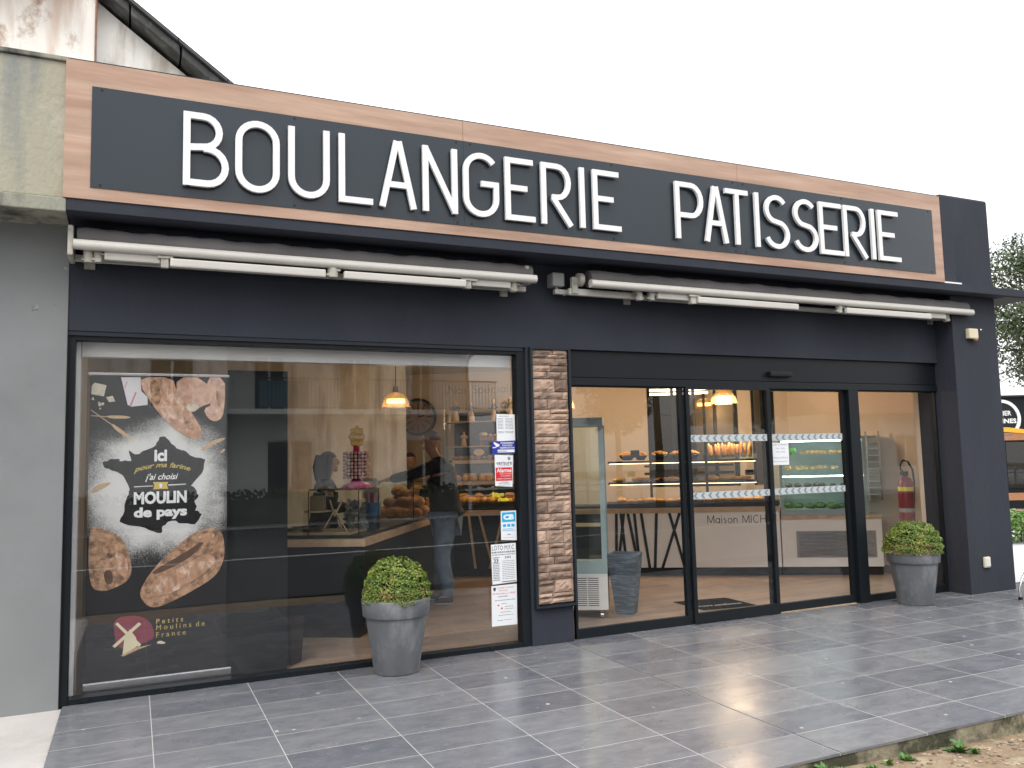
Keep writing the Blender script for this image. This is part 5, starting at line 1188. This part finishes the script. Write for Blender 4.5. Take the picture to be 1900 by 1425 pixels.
# ------------------------------------------------------------------ things standing inside the doors
fz = thing('display_fridge', 'tall glass sided drinks fridge with slatted base just inside the doors', 'fridge', P(-.6, -2.6, 0))
u0, u1, w0, w1 = -.98, -.25, -2.96, -2.4
g = MB(MF)
for a in (u0, u1-.05):
    for b in (w0, w1-.05): g.box(a, a+.05, b, b+.05, .52, 1.92)
g.box(u0, u1, w0, w1, 1.921, 2.0); g.box(u0, u1, w0, w1, .44, .52); g.box(u0+.0505, u1-.0505, w0, w0+.03, .521, .57)
g.build('frame', M['greenframe'], fz)
g = MB(MF); g.box(u0+.05, u1-.05, w0+.012, w0+.018, .57, 1.92); g.box(u0+.01, u0+.016, w0+.05, w1-.05, .521, 1.92); g.box(u1-.016, u1-.01, w0+.05, w1-.05, .521, 1.92); g.box(u0+.05, u1-.05, w1-.018, w1-.012, .521, 1.92); g.build('glass', M['pane_thin'], fz)
MB(MF).box(u0+.005, u1-.005, w0+.025, w1-.005, .09, .4395).build('base_housing', M['bar_black'], fz)
g = MB(MF)
for i in range(15): g.box(u0+.04, u1-.09, w0-.004, w0+.003, .115+.0205*i, .1265+.0205*i)
for x in (0, .16, .32, .48): g.box(u0+.04+x, u0+.052+x, w0+.0035, w0+.008, .11, .42)
g.box(u0, u0+.04, w0-.004, w0+.02, .09, .4395); g.box(u1-.09, u1, w0-.004, w0+.02, .09, .4395); g.box(u0+.04, u1-.09, w0-.004, w0+.02, .41, .4395); g.box(u0+.04, u1-.09, w0-.004, w0+.02, .09, .114)
g.build('slatted_panel', M['fridge'], fz)
g = MB(MF)
for a in (u0+.06, u1-.08):
    for b in (w0+.06, w1-.08): g.cyl((a, b, .03), (a+.03, b, .03), .03, n=12); g.box(a+.005, a+.025, b-.01, b+.01, .03, .09)
g.build('caster', M['steel'], fz)
g = MB(MF)
for z in (.9, 1.25, 1.6): g.box(u0+.06, u1-.06, w0+.06, w1-.06, z, z+.006)
g.build('shelf', M['pane_thin'], fz)
t = thing('woven_planter', 'tall tapered blue grey woven planter beside the drinks fridge', 'planter', (4.62, .8, 0))
MB().lathe((4.62, .8, 0), [(0, 0), (.13, 0), (.215, .6), (.205, .61), (.19, .6), (.18, .5), (0, .5)], 4, False).build('planter_body', M['pot_blue'], t)
mt_ = thing('door_mat', 'black door mat with pale lettering inside the sliding doors', 'mat', (5.72, .75, 0))
g = MB(); g.add([(5.38, 1.06, .006), (6.02, .98, .006), (6.0, .42, .006), (5.36, .5, .006), (5.38, 1.06, .0005), (6.02, .98, .0005), (6.0, .42, .0005), (5.36, .5, .0005)], [(0, 3, 2, 1), (4, 5, 6, 7), (0, 1, 5, 4), (1, 2, 6, 5), (2, 3, 7, 6), (3, 0, 4, 7)]); g.build('rubber', mat('black_rubber', (.008, .008, .008), .95, .2, spec=.05), mt_)
MX = Matrix.Translation((5.68, .62, .0065)) @ Matrix.Rotation(R(-7), 4, 'Z') @ Matrix.Rotation(R(-90), 4, 'X')
text('lettering', 'Votre satisfaction', -.26, .26, 0, .07, 0, M['frost'], mt_, bold=.01, shear=.2, mx=MX)
ex = thing('fire_extinguisher', 'red fire extinguisher with black hose beside the right interior wall', 'fire extinguisher', (8.72, .78, .78))
x, y = 8.72, .78
MB().lathe((x, y, .72), [(0, 0), (.085, .0), (.09, .02), (.09, .46), (.07, .52), (.03, .55), (0, .555)], 24).build('cylinder', M['ext_red'], ex)
MB().lathe((x, y, 0), [(0, 0), (.1, 0), (.1, .02), (.02, .04), (.02, .7), (.09, .715), (0, .719)], 16).build('stand', M['bar_black'], ex)
MB().box(x-.06, x+.04, y-.02, y+.02, 1.28, 1.33).cyl((x, y, 1.26), (x, y, 1.3), .03, n=12).build('valve', M['bar_black'], ex, bevel=.004)
MB().tube([(x-.02, y, 1.31), (x-.09, y-.02, 1.36), (x-.1, y-.03, 1.42), (x-.05, y-.03, 1.47), (x+.03, y-.03, 1.45), (x+.09, y-.04, 1.36), (x+.11, y-.04, 1.2), (x+.1, y-.03, .95), (x+.09, y-.02, .85)], .012, 8).build('hose', M['bar_black'], ex)
MB().lathe((x, y, 1.09), [(.0905, 0), (.0905, .05)], 24).build('label_band', M['yellow_print'], ex)
MB().lathe((x, y, .83), [(.0905, 0), (.0905, .05)], 24).build('label_band', M['ink_grey'], ex)

# ------------------------------------------------------------------ people
def skinmesh(joints, edges, sub=2):
    names = list(joints); me = bpy.data.meshes.new('tmp'); me.from_pydata([joints[n][0] for n in names], [(names.index(a), names.index(b)) for a, b in edges], [])
    o = bpy.data.objects.new('tmp', me); C.objects.link(o); o.modifiers.new('s', 'SKIN').use_smooth_shade = True
    for i, n in enumerate(names):
        d = me.skin_vertices[0].data[i]; r = joints[n][1]; d.radius = r if isinstance(r, tuple) else (r, r); d.use_root = (i == 0)
    m = o.modifiers.new('u', 'SUBSURF'); m.levels = m.render_levels = sub
    e = bpy.data.meshes.new_from_object(o.evaluated_get(bpy.context.evaluated_depsgraph_get()))
    bpy.data.objects.remove(o); return e
def chain(*n): return [(n[i], n[i+1]) for i in range(len(n)-1)]
def addskin(joints, edges, name, mt, parent=None, sub=2):
    me = skinmesh(joints, edges, sub); me.materials.clear(); me.materials.append(mt)
    o = bpy.data.objects.new(name, me); C.objects.link(o)
    if parent: o.parent = parent
    return o
def person(J, loc, rz, label, hair, top, long_hair=False, coat='jacket', legs='jeans', bulk=1.):
    """J: joints in local space, x forward, y left, z up"""
    g_ = lambda n: Vector(J[n])
    b = {'pelvis': (J['pelvis'], .1), 'waist': (J['waist'], .09), 'chest': (J['chest'], .11), 'neck0': (J['neck0'], .066), 'neck': (J['neck'], .06),
         'jaw': (J['jaw'], (.07, .072)), 'mid': (J['mid'], (.098, .115)), 'crown': (J['crown'], (.08, .092))}
    E_ = chain('pelvis', 'waist', 'chest', 'neck0', 'neck', 'jaw', 'mid', 'crown')
    for s in 'LR':
        b['hip'+s] = (J['hip'+s], .085); b['knee'+s] = (J['knee'+s], .055); b['ankle'+s] = (J['ankle'+s], .036); b['toe'+s] = (J['toe'+s], .03)
        E_ += chain('pelvis', 'hip'+s, 'knee'+s, 'ankle'+s, 'toe'+s)
        b['sh'+s] = (J['sh'+s], .06); b['el'+s] = (J['el'+s], .042); b['wr'+s] = (J['wr'+s], .027)
        E_ += chain('chest', 'sh'+s, 'el'+s, 'wr'+s)
        d = (g_('wr'+s)-g_('el'+s)).normalized(); sd_ = d.cross(Vector((0, 0, 1)))
        if sd_.length < .2: sd_ = Vector((0, 1, 0))
        sd_.normalize(); dn = Vector((0, 0, -1))
        pm = g_('wr'+s)+d*.055; b['palm'+s] = (tuple(pm), (.034, .018)); E_ += [('wr'+s, 'palm'+s)]
        for k, (o_, ln) in enumerate(((-.027, .07), (-.009, .08), (.009, .075), (.027, .06))):
            a1 = pm+d*.035+sd_*o_; a2 = a1+d*ln*.5+dn*.008; a3 = a2+d*ln*.42+dn*.03
            b['f%d1%s' % (k, s)] = (tuple(a1), .0095); b['f%d2%s' % (k, s)] = (tuple(a2), .0085); b['f%d3%s' % (k, s)] = (tuple(a3), .007)
            E_ += chain('palm'+s, 'f%d1%s' % (k, s), 'f%d2%s' % (k, s), 'f%d3%s' % (k, s))
        t1 = pm+sd_*-.035-d*.01; t2 = t1+d*.035+sd_*-.018; b['t1'+s] = (tuple(t1), .011); b['t2'+s] = (tuple(t2), .009); E_ += chain('palm'+s, 't1'+s, 't2'+s)
    body = addskin(b, E_, 'person', M['skin']); hd_ = g_('mid'); fx = (g_('nose')-hd_); fx.z = 0; fx.normalize(); ly = Vector((-fx.y, fx.x, 0))
    # facial features joined into the body mesh
    bm = bmesh.new(); bm.from_mesh(body.data)
    def blob(c, r, sc):
        mxx = Matrix.Translation(c) @ Matrix.Rotation(math.atan2(fx.y, fx.x), 4, 'Z') @ Matrix.Diagonal((*sc, 1)); bmesh.ops.create_uvsphere(bm, u_segments=10, v_segments=8, radius=r, matrix=mxx)
    blob(hd_+fx*.098+Vector((0, 0, -.012)), .018, (1, .8, 1.5)); blob(hd_+fx*.085+Vector((0, 0, -.062)), .02, (.6, 1.3, .5)); blob(hd_+fx*.07+Vector((0, 0, -.09)), .03, (.9, 1, .8))
    for s in (-1, 1): blob(hd_+ly*.082*s+Vector((0, 0, -.01)), .026, (.9, .35, 1.3)); blob(hd_+fx*.085+ly*.033*s+Vector((0, 0, .022)), .014, (.6, 1.2, .8))
    bm.to_mesh(body.data); bm.free()
    for p_ in body.data.polygons: p_.use_smooth = True
    c = {'waist': (J['waist'], .155*bulk), 'pelvis': (J['pelvis'], (.155*bulk, .17*bulk)), 'hem': (tuple(g_('pelvis')+Vector((0, 0, -.06))), (.16*bulk, .175*bulk)), 'chest': (J['chest'], (.15*bulk, .17*bulk)), 'yoke': (tuple(g_('chest').lerp(g_('neck0'), .55)), (.12*bulk, .14*bulk)), 'neck0': (J['neck0'], .07)}
    ce = chain('hem', 'pelvis', 'waist', 'chest', 'yoke', 'neck0')
    for s in 'LR':
        w_ = g_('wr'+s); e_ = g_('el'+s); c['sh'+s] = (J['sh'+s], .09); c['el'+s] = (J['el'+s], .068); c['cu'+s] = (tuple(e_.lerp(w_, .93)), .052); ce += chain('yoke', 'sh'+s, 'el'+s, 'cu'+s)
    addskin(c, ce, 'jacket', M[coat], body)
    q = {'pelvis': (J['pelvis'], (.135*bulk, .15*bulk))}; qe = []
    for s in 'LR':
        a_ = g_('ankle'+s); k_ = g_('knee'+s); h_ = g_('hip'+s)
        q['hip'+s] = (J['hip'+s], .108*bulk); q['th'+s] = (tuple(h_.lerp(k_, .5)), .096*bulk); q['knee'+s] = (J['knee'+s], .078*bulk); q['cf'+s] = (tuple(k_.lerp(a_, .5)), .074*bulk); q['an'+s] = (tuple(a_+Vector((0, 0, -.01))), .07*bulk); qe += chain('pelvis', 'hip'+s, 'th'+s, 'knee'+s, 'cf'+s, 'an'+s)
    addskin(q, qe, 'trousers', M[legs], body)
    for s in 'LR':
        a_ = g_('ankle'+s); t_ = g_('toe'+s); d = (t_-a_); d.z = 0; d.normalize(); z = .052
        sh_ = addskin({'heel': ((a_.x-d.x*.05, a_.y-d.y*.05, z), (.045, .045)), 'm': ((a_.x+d.x*.06, a_.y+d.y*.06, z), (.045, .045)), 't': ((t_.x+d.x*.03, t_.y+d.y*.03, z-.014), (.04, .03))}, chain('heel', 'm', 't'), 'shoe', M['shoe'], body)
        sl2 = addskin({'heel': ((a_.x-d.x*.055, a_.y-d.y*.055, .013), (.046, .012)), 't': ((t_.x+d.x*.035, t_.y+d.y*.035, .013), (.043, .012))}, chain('heel', 't'), 'sole', M['sole'], sh_, 1)
    m = MB(); n = 20
    vs = []; cc = hd_+Vector((0, 0, .018))-fx*.016; rings = 8
    for i in range(rings+1):
        ph = R(5+92*i/rings)
        for k in range(n):
            a = 2*math.pi*k/n; f_ = math.cos(a); dr = 1.0
            zz = math.cos(ph); lowcut = 0
            if i >= rings-3 and f_ > .35: zz += .22*(i-rings+4)*.5; dr = .9
            vs.append(cc+fx*(.106*math.sin(ph)*f_*dr)+ly*(.092*math.sin(ph)*math.sin(a))+Vector((0, 0, .098*zz)))
    m.add(vs, [(i*n+k, (i+1)*n+k, (i+1)*n+(k+1) % n, i*n+(k+1) % n) for i in range(rings) for k in range(n)]+[tuple(range(n))], True)
    if long_hair:
        bk_ = hd_-fx*.06; m.tube([bk_+Vector((0, 0, .06)), bk_-fx*.03+Vector((0, 0, -.06)), bk_-fx*.02+Vector((0, 0, -.18)), bk_-fx*.0+Vector((0, 0, -.3))], [.09, .095, .08, .04], 14)
        for s in (-1, 1): m.tube([hd_+ly*.085*s+Vector((0, 0, .07)), hd_+ly*.095*s-fx*.02+Vector((0, 0, -.06)), hd_+ly*.085*s-fx*.02+Vector((0, 0, -.2))], [.03, .04, .02], 10)
    me = bpy.data.meshes.new('hair'); me.from_pydata(m.v, [], m.f); me.polygons.foreach_set('use_smooth', [True]*len(m.f)); me.materials.append(M[hair]); ho = bpy.data.objects.new('hair', me); C.objects.link(ho); ho.parent = body
    at(body, loc, rz); tag(body, label, 'person'); return body
J = dict(pelvis=(-.02, 0, 1.0), waist=(.0, 0, 1.16), chest=(.04, 0, 1.46), neck0=(.09, 0, 1.63), neck=(.11, 0, 1.68), jaw=(.15, 0, 1.74), mid=(.15, 0, 1.83), crown=(.135, 0, 1.9), nose=(.3, .06, 1.83),
         hipL=(-.02, .1, .92), hipR=(-.02, -.1, .92), kneeL=(.02, .12, .52), kneeR=(.06, -.1, .53), ankleL=(-.06, .13, .09), ankleR=(.1, -.12, .09), toeL=(.08, .15, .045), toeR=(.24, -.13, .045),
         shL=(.02, .17, 1.56), shR=(.1, -.17, 1.55), elL=(.34, .2, 1.45), elR=(.16, -.28, 1.22), wrL=(.62, .12, 1.4), wrR=(.36, -.16, 1.24))
person(J, (3.24, 2.41, 0), math.atan2(.5, -.87), 'man in black jacket and faded jeans reaching an arm across the counter', 'hair_short', 'jacket', bulk=1.22)
JW = dict(pelvis=(0, 0, .92), waist=(0, 0, 1.06), chest=(.02, 0, 1.26), neck0=(.03, 0, 1.42), neck=(.035, 0, 1.48), jaw=(.07, 0, 1.535), mid=(.07, 0, 1.62), crown=(.05, 0, 1.69), nose=(.2, 0, 1.62),
          hipL=(0, .09, .85), hipR=(0, -.09, .85), kneeL=(.02, .1, .48), kneeR=(.02, -.1, .48), ankleL=(-.02, .1, .09), ankleR=(-.02, -.1, .09), toeL=(.12, .12, .045), toeR=(.12, -.12, .045),
          shL=(.02, .16, 1.36), shR=(.02, -.16, 1.36), elL=(.08, .2, 1.1), elR=(.08, -.2, 1.1), wrL=(.3, .12, 1.12), wrR=(.3, -.12, 1.12))
person(JW, (1.92, 2.72, 0), R(-5), 'woman with long dark hair and black top behind the lollipop stand', 'hair_dark', 'jacket', True, 'jacket', 'counter_dark')
person(JW, tuple(P(-3.22, .55, 0)), R(-100), 'server half hidden behind the reaching man, only the face showing', 'hair_dark', 'jacket', False, 'jacket', 'counter_dark')

# ------------------------------------------------------------------ right edge: kiosk, hedge, tree, chair
def canopy_tree(name, label, x, y, h, cr, cz, n, mt, trunk_r=.16, seed=1, leaf=.1, sq=.8, group=None, lumps=9, inner=True):
    t = thing(name, label, 'tree', (x, y, -.1), group); rn = random.Random(seed); m = MB()
    m.tube([(x, y, -.15), (x+.05, y, h*.25), (x-.03, y+.05, h*.5), (x, y, cz)], [trunk_r, trunk_r*.8, trunk_r*.65, trunk_r*.4], 10)
    cs = []
    for i in range(lumps):
        a = rn.uniform(0, 6.28); e = rn.uniform(-.75, .95); rr = cr*rn.uniform(.35, .72); c = Vector((x+rr*math.cos(a)*math.sqrt(1-e*e*.7), y+rr*math.sin(a)*math.sqrt(1-e*e*.7), cz+e*cr*sq*.75))
        cs.append((c, cr*rn.uniform(.28, .5))); m.tube([(x, y, cz*.62+h*.02), Vector((x, y, cz*.8)).lerp(c, .5), c], [trunk_r*.4, trunk_r*.22, trunk_r*.08], 6)
        for q in range(3): m.tube([Vector((x, y, cz*.8)).lerp(c, .6), c+Vector((rn.gauss(0, 1), rn.gauss(0, 1), rn.gauss(0, .7)))*cs[-1][1]*.7], [trunk_r*.12, trunk_r*.04], 5)
    m.build('trunk', M['bark'], t); m = MB()
    def f():
        c, r = rn.choice(cs); d = Vector((rn.gauss(0, 1), rn.gauss(0, 1), rn.gauss(0, 1))).normalized(); k = rn.random()**.45
        return c+Vector((d.x*r*k, d.y*r*k, d.z*r*k*sq)), (d+Vector((rn.gauss(0, .5), rn.gauss(0, .5), rn.gauss(0, .5)+.3))).normalized()
    leaves(m, n, f, leaf, rn); m.build('crown', mt, t); return t
canopy_tree('leafy_tree', 'evergreen tree with gappy crown rising behind the right corner of the shop', 21.4, 6.2, 6, 2.7, 4.9, 26000, M['leaf_tree'], .2, 4, .085, .85, lumps=26)
t = thing('hedge', 'low green hedge in front of the dark kiosk on the right', 'hedge', (14, 3, -.1)); rn = random.Random(3); m = MB()
hx = Vector((13.2, 2.9, 0)); hd2 = Vector((.93, -.36, 0))
def hf():
    s = rn.uniform(-.6, 3); q = rn.uniform(-.45, .45); p = hx+hd2*s+Vector((.36, .93, 0))*q; z = .62*rn.random()**.5*(1-.6*abs(q)); return Vector((p.x, p.y, -.05+z)), Vector((rn.gauss(0, .6), rn.gauss(0, .6), 1)).normalized()
leaves(m, 6000, hf, .075, rn); m.build('hedge_leaves', M['leaf_hedge'], t)
m = MB()
for i in range(14): p = hx+hd2*(i*.25-.5); m.tube([(p.x, p.y, -.12), (p.x+.05, p.y, .3)], .015, 5)
m.build('stems', M['bark'], t)
KX = Matrix.Translation((15.15, 4.05, -.1)) @ Matrix.Rotation(R(-24), 4, 'Z')
k = thing('kiosk', 'dark kiosk shop with round white ringed sign and orange wood trim beyond the corner', 'kiosk', (17, 3.6, -.1))
MB(KX).box(-.6, 5, .02, 2.5, 1.98, 2.66).build('fascia', M['frame'], k)
MB(KX).box(-.7, 5.1, -.05, 2.6, 2.661, 2.7).build('roof', M['plinth'], k)
MB(KX).box(-.6, 5, -.02, .1, 1.83, 1.979).build('wood_trim', M['wood_kiosk'], k)
MB(KX).box(-.6, 5, .02, .1, .68, .82).build('wood_trim', M['wood_kiosk'], k)
g = MB(KX); g.box(-.6, 5, .05, .1, .821, .86); g.box(-.6, 5, .05, .1, 1.8, 1.829)
for x in (-.6, .12, 1.2, 2.3, 3.4, 4.5): g.box(x, x+.07, .04, .1, .861, 1.799)
g.box(-.6, 5, .03, .1, .52, .679); g.build('window_frame', M['frame'], k)
MB(KX).box(-.6, 5, .09, .099, .862, 1.798).build('pane', M['pane'], k)
MB(KX).box(-.6, 5, .05, 2.5, 0, .519).build('base_wall', M['tanwall'], k)
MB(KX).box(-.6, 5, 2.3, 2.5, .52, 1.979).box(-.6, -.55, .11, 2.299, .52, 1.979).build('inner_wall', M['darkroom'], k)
c0 = .12
m = MB(KX); m.poly([(c0+.31*math.cos(a*.1309), 2.25+.31*math.sin(a*.1309)) for a in range(48)], .0, .0195); m.build('sign_disc', M['plinth'], k)
ring(MB(KX), (c0, 2.25), .31, .37, -.02, .019).build('sign_ring', M['ink_white'], k)
text('lettering', 'ATELIER', c0-.25, c0+.2, 2.31, 2.4, -.002, M['ink_white'], k, bold=.02, mx=KX)
text('lettering', 'CUISINES', c0-.29, c0+.29, 2.16, 2.25, -.002, M['ink_white'], k, bold=.03, mx=KX)
text('lettering', 'des', c0-.04, c0+.04, 2.265, 2.3, -.002, M['orange'], k, mx=KX)
m = MB(KX); m.poly([(c0-.42, 2.1), (c0+.1, 2.08), (c0+.46, 2.03), (c0+.46, 1.95), (c0+.1, 1.99), (c0-.42, 2.01)], -.03, -.022); m.build('orange_ribbon', M['orange'], k)
ch = thing('terrace_chair', 'chromed steel tube chair standing at the right end of the terrace', 'chair', (8.75, -.7, 0))
for yy in (-.75, -1.17):
    MB().tube([(8.49, yy, .015), (8.49, yy, .12), (8.53, yy, .2), (8.68, yy, .36), (8.72, yy, .44)], .013, 10).build('leg', M['steel'], ch)
    MB().tube([(8.99, yy, .015), (8.99, yy, .12), (8.95, yy, .2), (8.8, yy, .36), (8.76, yy, .44)], .013, 10).build('leg', M['steel'], ch)
    MB().box(8.475, 8.505, yy-.015, yy+.015, .001, .03).build('foot_cap', M['plastic_black'], ch); MB().box(8.975, 9.005, yy-.015, yy+.015, .001, .03).build('foot_cap', M['plastic_black'], ch)
MB().box(8.66, 9.08, -1.2, -.72, .44, .47).build('seat', M['fridge'], ch, bevel=.01)
MB().box(9.05, 9.08, -1.18, -.74, .62, .84).build('backrest', M['fridge'], ch, bevel=.01)
g = MB(); g.tube([(9.06, -.74, .46), (9.065, -.74, .83)], .012, 8); g.tube([(9.06, -1.16, .46), (9.065, -1.16, .83)], .012, 8); g.build('back_tube', M['steel'], ch)

# weeds at the foot of the terrace
def weed(x, y, z, s, label, seed):
    rn = random.Random(seed); m = MB()
    for i in range(26):
        a = rn.uniform(0, 6.28); l = s*rn.uniform(.35, 1.0); e = rn.uniform(.1, 1.2); d = Vector((math.cos(a)*math.cos(e), math.sin(a)*math.cos(e), math.sin(e))); sd_ = Vector((-math.sin(a), math.cos(a), 0))*l*.2
        p = Vector((x, y, z)); m.add([p, p+d*l*.45+sd_, p+d*l-Vector((0, 0, l*.15)), p+d*l*.45-sd_], [(0, 1, 2, 3)])
        q = p+d*l*.5; m.add([q, q+sd_*1.8+d*l*.2, q+sd_*2.6+d*l*.1, q+sd_*1.4], [(0, 1, 2, 3)])
    m.build('weed', M['leaf_weed'], label=label, cat='weed', group='weeds along the terrace edge')
for i, (x, y, s, lb) in enumerate(((3.28, -3.2, .09, 'small weed leftmost at the foot of the terrace edge'), (3.38, -3.21, .06, 'tiny weed just right of the leftmost one at the terrace edge'), (3.58, -3.24, .05, 'low weed in the middle of the terrace foot, second pair'), (3.72, -3.21, .06, 'middle weed at the foot of the terrace edge'),
                             (3.86, -3.21, .07, 'upright weed left of the largest weed'), (4.26, -3.23, .12, 'largest green weed at the foot of the terrace edge'), (4.32, -3.27, .06, 'small weed touching the largest weed'))):
    weed(x, y, gz(x, y)-.005, s, lb, i+1)
rn = random.Random(9); m = MB()
for i in range(900):
    x = rn.uniform(2.6, 6.5); y = -3.17-abs(rn.gauss(0, .5)); s = rn.uniform(.003, .012); z = gz(x, y)
    m.box(x-s, x+s, y-s*.8, y+s*.8, z-.002, z+s*.7, Matrix.Identity(4))
m.build('gravel_stones', mat('small_stones', (.3, .24, .17), .9, .2, 3, island=.5), kind='stuff')
m = MB()
for i in range(70):
    x = rn.uniform(2.6, 6.5); y = -3.17-abs(rn.gauss(0, .3)); s = rn.uniform(.01, .022); z = gz(x, y)+.004; a = rn.uniform(0, 6.28); c_, s2 = math.cos(a)*s, math.sin(a)*s
    m.add([(x-c_, y-s2, z), (x+s2*.5, y-c_*.5, z+.006), (x+c_, y+s2, z+.002), (x-s2*.5, y+c_*.5, z+.007)], [(0, 1, 2, 3)])
m.build('leaf_litter', mat('dead_leaves', (.2, .1, .04), .8, .3, 5, island=.5), kind='stuff')

# ------------------------------------------------------------------ across the street (seen mirrored in the glass)
ap = thing('apartment_house', 'pale apartment house with long balcony across the street, mirrored in the shop window', 'building', (2, -18, .1))
def win_wall(x0, x1, y, z0, z1, openings, parent, mt, th=.25):
    g = MB(); xs = sorted({x0, x1}|{a for o in openings for a in o[:2]}); zs = sorted({z0, z1}|{a for o in openings for a in o[2:]})
    for i in range(len(xs)-1):
        for j in range(len(zs)-1):
            cx = (xs[i]+xs[i+1])/2; cz = (zs[j]+zs[j+1])/2
            if not any(o[0] < cx < o[1] and o[2] < cz < o[3] for o in openings): g.box(xs[i], xs[i+1], y-th, y, zs[j], zs[j+1])
    g.build('wall', mt, parent)
    for o in openings:
        f = MB(); a, b, c, d = o
        f.box(a, a+.06, y-th+.02, y-th+.08, c, d); f.box(b-.06, b, y-th+.02, y-th+.08, c, d); f.box(a+.06, b-.06, y-th+.02, y-th+.08, c, c+.06); f.box(a+.06, b-.06, y-th+.02, y-th+.08, d-.06, d); f.box((a+b)/2-.03, (a+b)/2+.03, y-th+.02, y-th+.08, c+.06, d-.06)
        fo = f.build('window_frame', M['ink_white'], parent); MB().box(a+.06, b-.06, y-th, y-th+.015, c+.06, d-.06).build('dark_glass', M['plastic_black'], fo)
win_wall(-9, 2.16, -15.9, .1, 5.0, [(-6.5, -5, 1, 2.3), (-3.5, -2, 1, 2.3), (.3, 1.4, 3.1, 4.4), (-3.5, -2, 3.3, 4.4)], ap, M['house_grey'])
win_wall(2.16, 9.2, -17.2, .1, 5.0, [(3.35, 4.7, .5, 2.3), (5.7, 6.5, 1, 2.3), (7.4, 8.6, .4, 2.3), (3.0, 3.9, 3.05, 4.7), (5.4, 6.4, 3.05, 4.7), (7.6, 8.3, 3.05, 4.7)], ap, M['house_white'])
MB().box(1.9, 2.16, -17.4, -16.151, .1, 5).box(9.2, 9.4, -24, -17.2, .1, 5).box(-9, -8.8, -24, -16.151, .1, 5).build('side_wall', M['house_grey'], ap)
MB().box(2.17, 9.9, -17.199, -16.0, 2.95, 3.08).build('balcony_slab', M['house_grey'], ap)
g = MB()
for i in range(66): g.box(3.0+.105*i, 3.018+.105*i, -16.06, -16.04, 3.08, 3.9)
g.box(3.0, 9.9, -16.07, -16.03, 3.9, 3.94); g.box(3.0, 9.9, -16.06, -16.04, 3.12, 3.14); g.build('railing', M['bar_black'], ap)
MB().box(3.0, 4.3, -16.1, -16.08, 3.12, 3.85).build('privacy_screen', M['shutter_blue'], ap)
MB().box(-9.3, 9.5, -24, -15.6, 5.0, 5.12).build('eave', M['house_white'], ap)
g = MB(); g.add([(-9.4, -15.4, 5.13), (9.6, -15.4, 5.13), (9.6, -24.2, 5.13), (-9.4, -24.2, 5.13), (-9.4, -19.8, 7), (9.6, -19.8, 7)], [(0, 1, 5, 4), (2, 3, 4, 5), (1, 2, 5), (3, 0, 4), (0, 3, 2, 1)]); g.build('roof', M['rooftile'], ap)
g = MB(); g.tube([(9.35, -15.45, 5.05), (9.35, -16.9, 4.75), (9.35, -17.1, 4.5), (9.35, -17.1, .1)], .05, 8); g.tube([(-9.3, -15.42, 5.06), (9.5, -15.42, 5.06)], .07, 8); g.build('gutter', M['greybox'], ap)
gw = thing('garden_wall', 'low dark weathered garden wall across the street', 'wall', (2, -15.5, .1)); MB().box(-30, 10.8, -15.7, -15.45, .1, .72).build('wall', mat('weathered_dark_wall', (.09, .09, .085), .9, .3, 2), gw)
t = thing('garden_hedge', 'dark hedge behind the low wall across the street', 'hedge', (2, -15.85, .1)); rn = random.Random(5); m = MB()
leaves(m, 9000, lambda: (Vector((rn.uniform(-12, 10.8), -15.8+rn.uniform(-.12, .2), .2+rn.random()*.72+.06*math.sin(rn.random()*40))), Vector((rn.gauss(0, .5), 1, rn.gauss(0, .5))).normalized()), .13, rn); m.build('hedge_leaves', M['leaf_tree'], t)
th = thing('tiled_house', 'white house with terracotta gable roof across the street, mirrored in the right glass', 'house', (27, -18, .1))
win_wall(23.5, 34, -16.5, .1, 3.0, [(24.2, 25.4, .9, 2.2), (27.0, 28.4, .9, 2.2), (30, 31.4, .9, 2.2)], th, M['house_white'])
MB().box(23.5, 34, -24, -16.76, .1, 3).build('rear_wall', M['house_grey'], th)
g = MB(); g.add([(22.8, -15.9, 2.9), (34.6, -15.9, 2.9), (34.6, -20, 5.6), (22.8, -20, 5.6), (22.8, -24.5, 2.9), (34.6, -24.5, 2.9), (22.8, -15.9, 3.03), (34.6, -15.9, 3.03), (34.6, -20, 5.75), (22.8, -20, 5.75), (22.8, -24.5, 3.03), (34.6, -24.5, 3.03)], [(6, 7, 8, 9), (9, 8, 11, 10), (0, 3, 2, 1), (3, 4, 5, 2), (0, 1, 7, 6), (4, 10, 11, 5), (0, 6, 9, 3), (3, 9, 10, 4), (1, 2, 8, 7), (2, 5, 11, 8)]); g.build('roof', M['rooftile'], th)
g = MB(); g.tube([(25.9, -16.2, .1), (25.9, -16.2, 3)], .12, 10); g.build('porch_column', M['ink_white'], th)
for i, (x, y, h, cr, cz, lb) in enumerate(((12.6, -19, 5.5, 1.3, 3.2, 'narrow dark conifer across the street right of the apartment house'), (16.5, -20, 6, 2.1, 3.8, 'broad dark tree across the street between the two houses'), (20.5, -17.5, 6, 2.3, 4.0, 'dark tree across the street left of the tiled house'), (13.2, -12.6, 6.5, 2.2, 5.6, 'street tree with overhanging branches above the far kerb'), (-3.2, -10.6, 6, 2.0, 5.3, 'street tree mirrored in the top left of the window'))):
    canopy_tree('street_tree', lb, x, y, h, cr, cz, 5000, M['leaf_tree'], .14, 20+i, .2, 1.5 if i == 0 else .8, 'trees across the street', 8)
rl = thing('added_guard_rail', 'low white guard rail added along the far edge of the road for its mirrored streaks', 'railing', (12, -9.3, 0))  # added for the pale streaks it mirrors into the door glass
for z in (.45, .62, .8): MB().box(8.5, 22, -15.32, -15.27, z+.12, z+.17).build('rail', M['ink_white'], rl)
for i in range(8): MB().box(8.6+1.9*i, 8.68+1.9*i, -15.27, -15.21, .13, .98).build('post', M['ink_white'], rl)
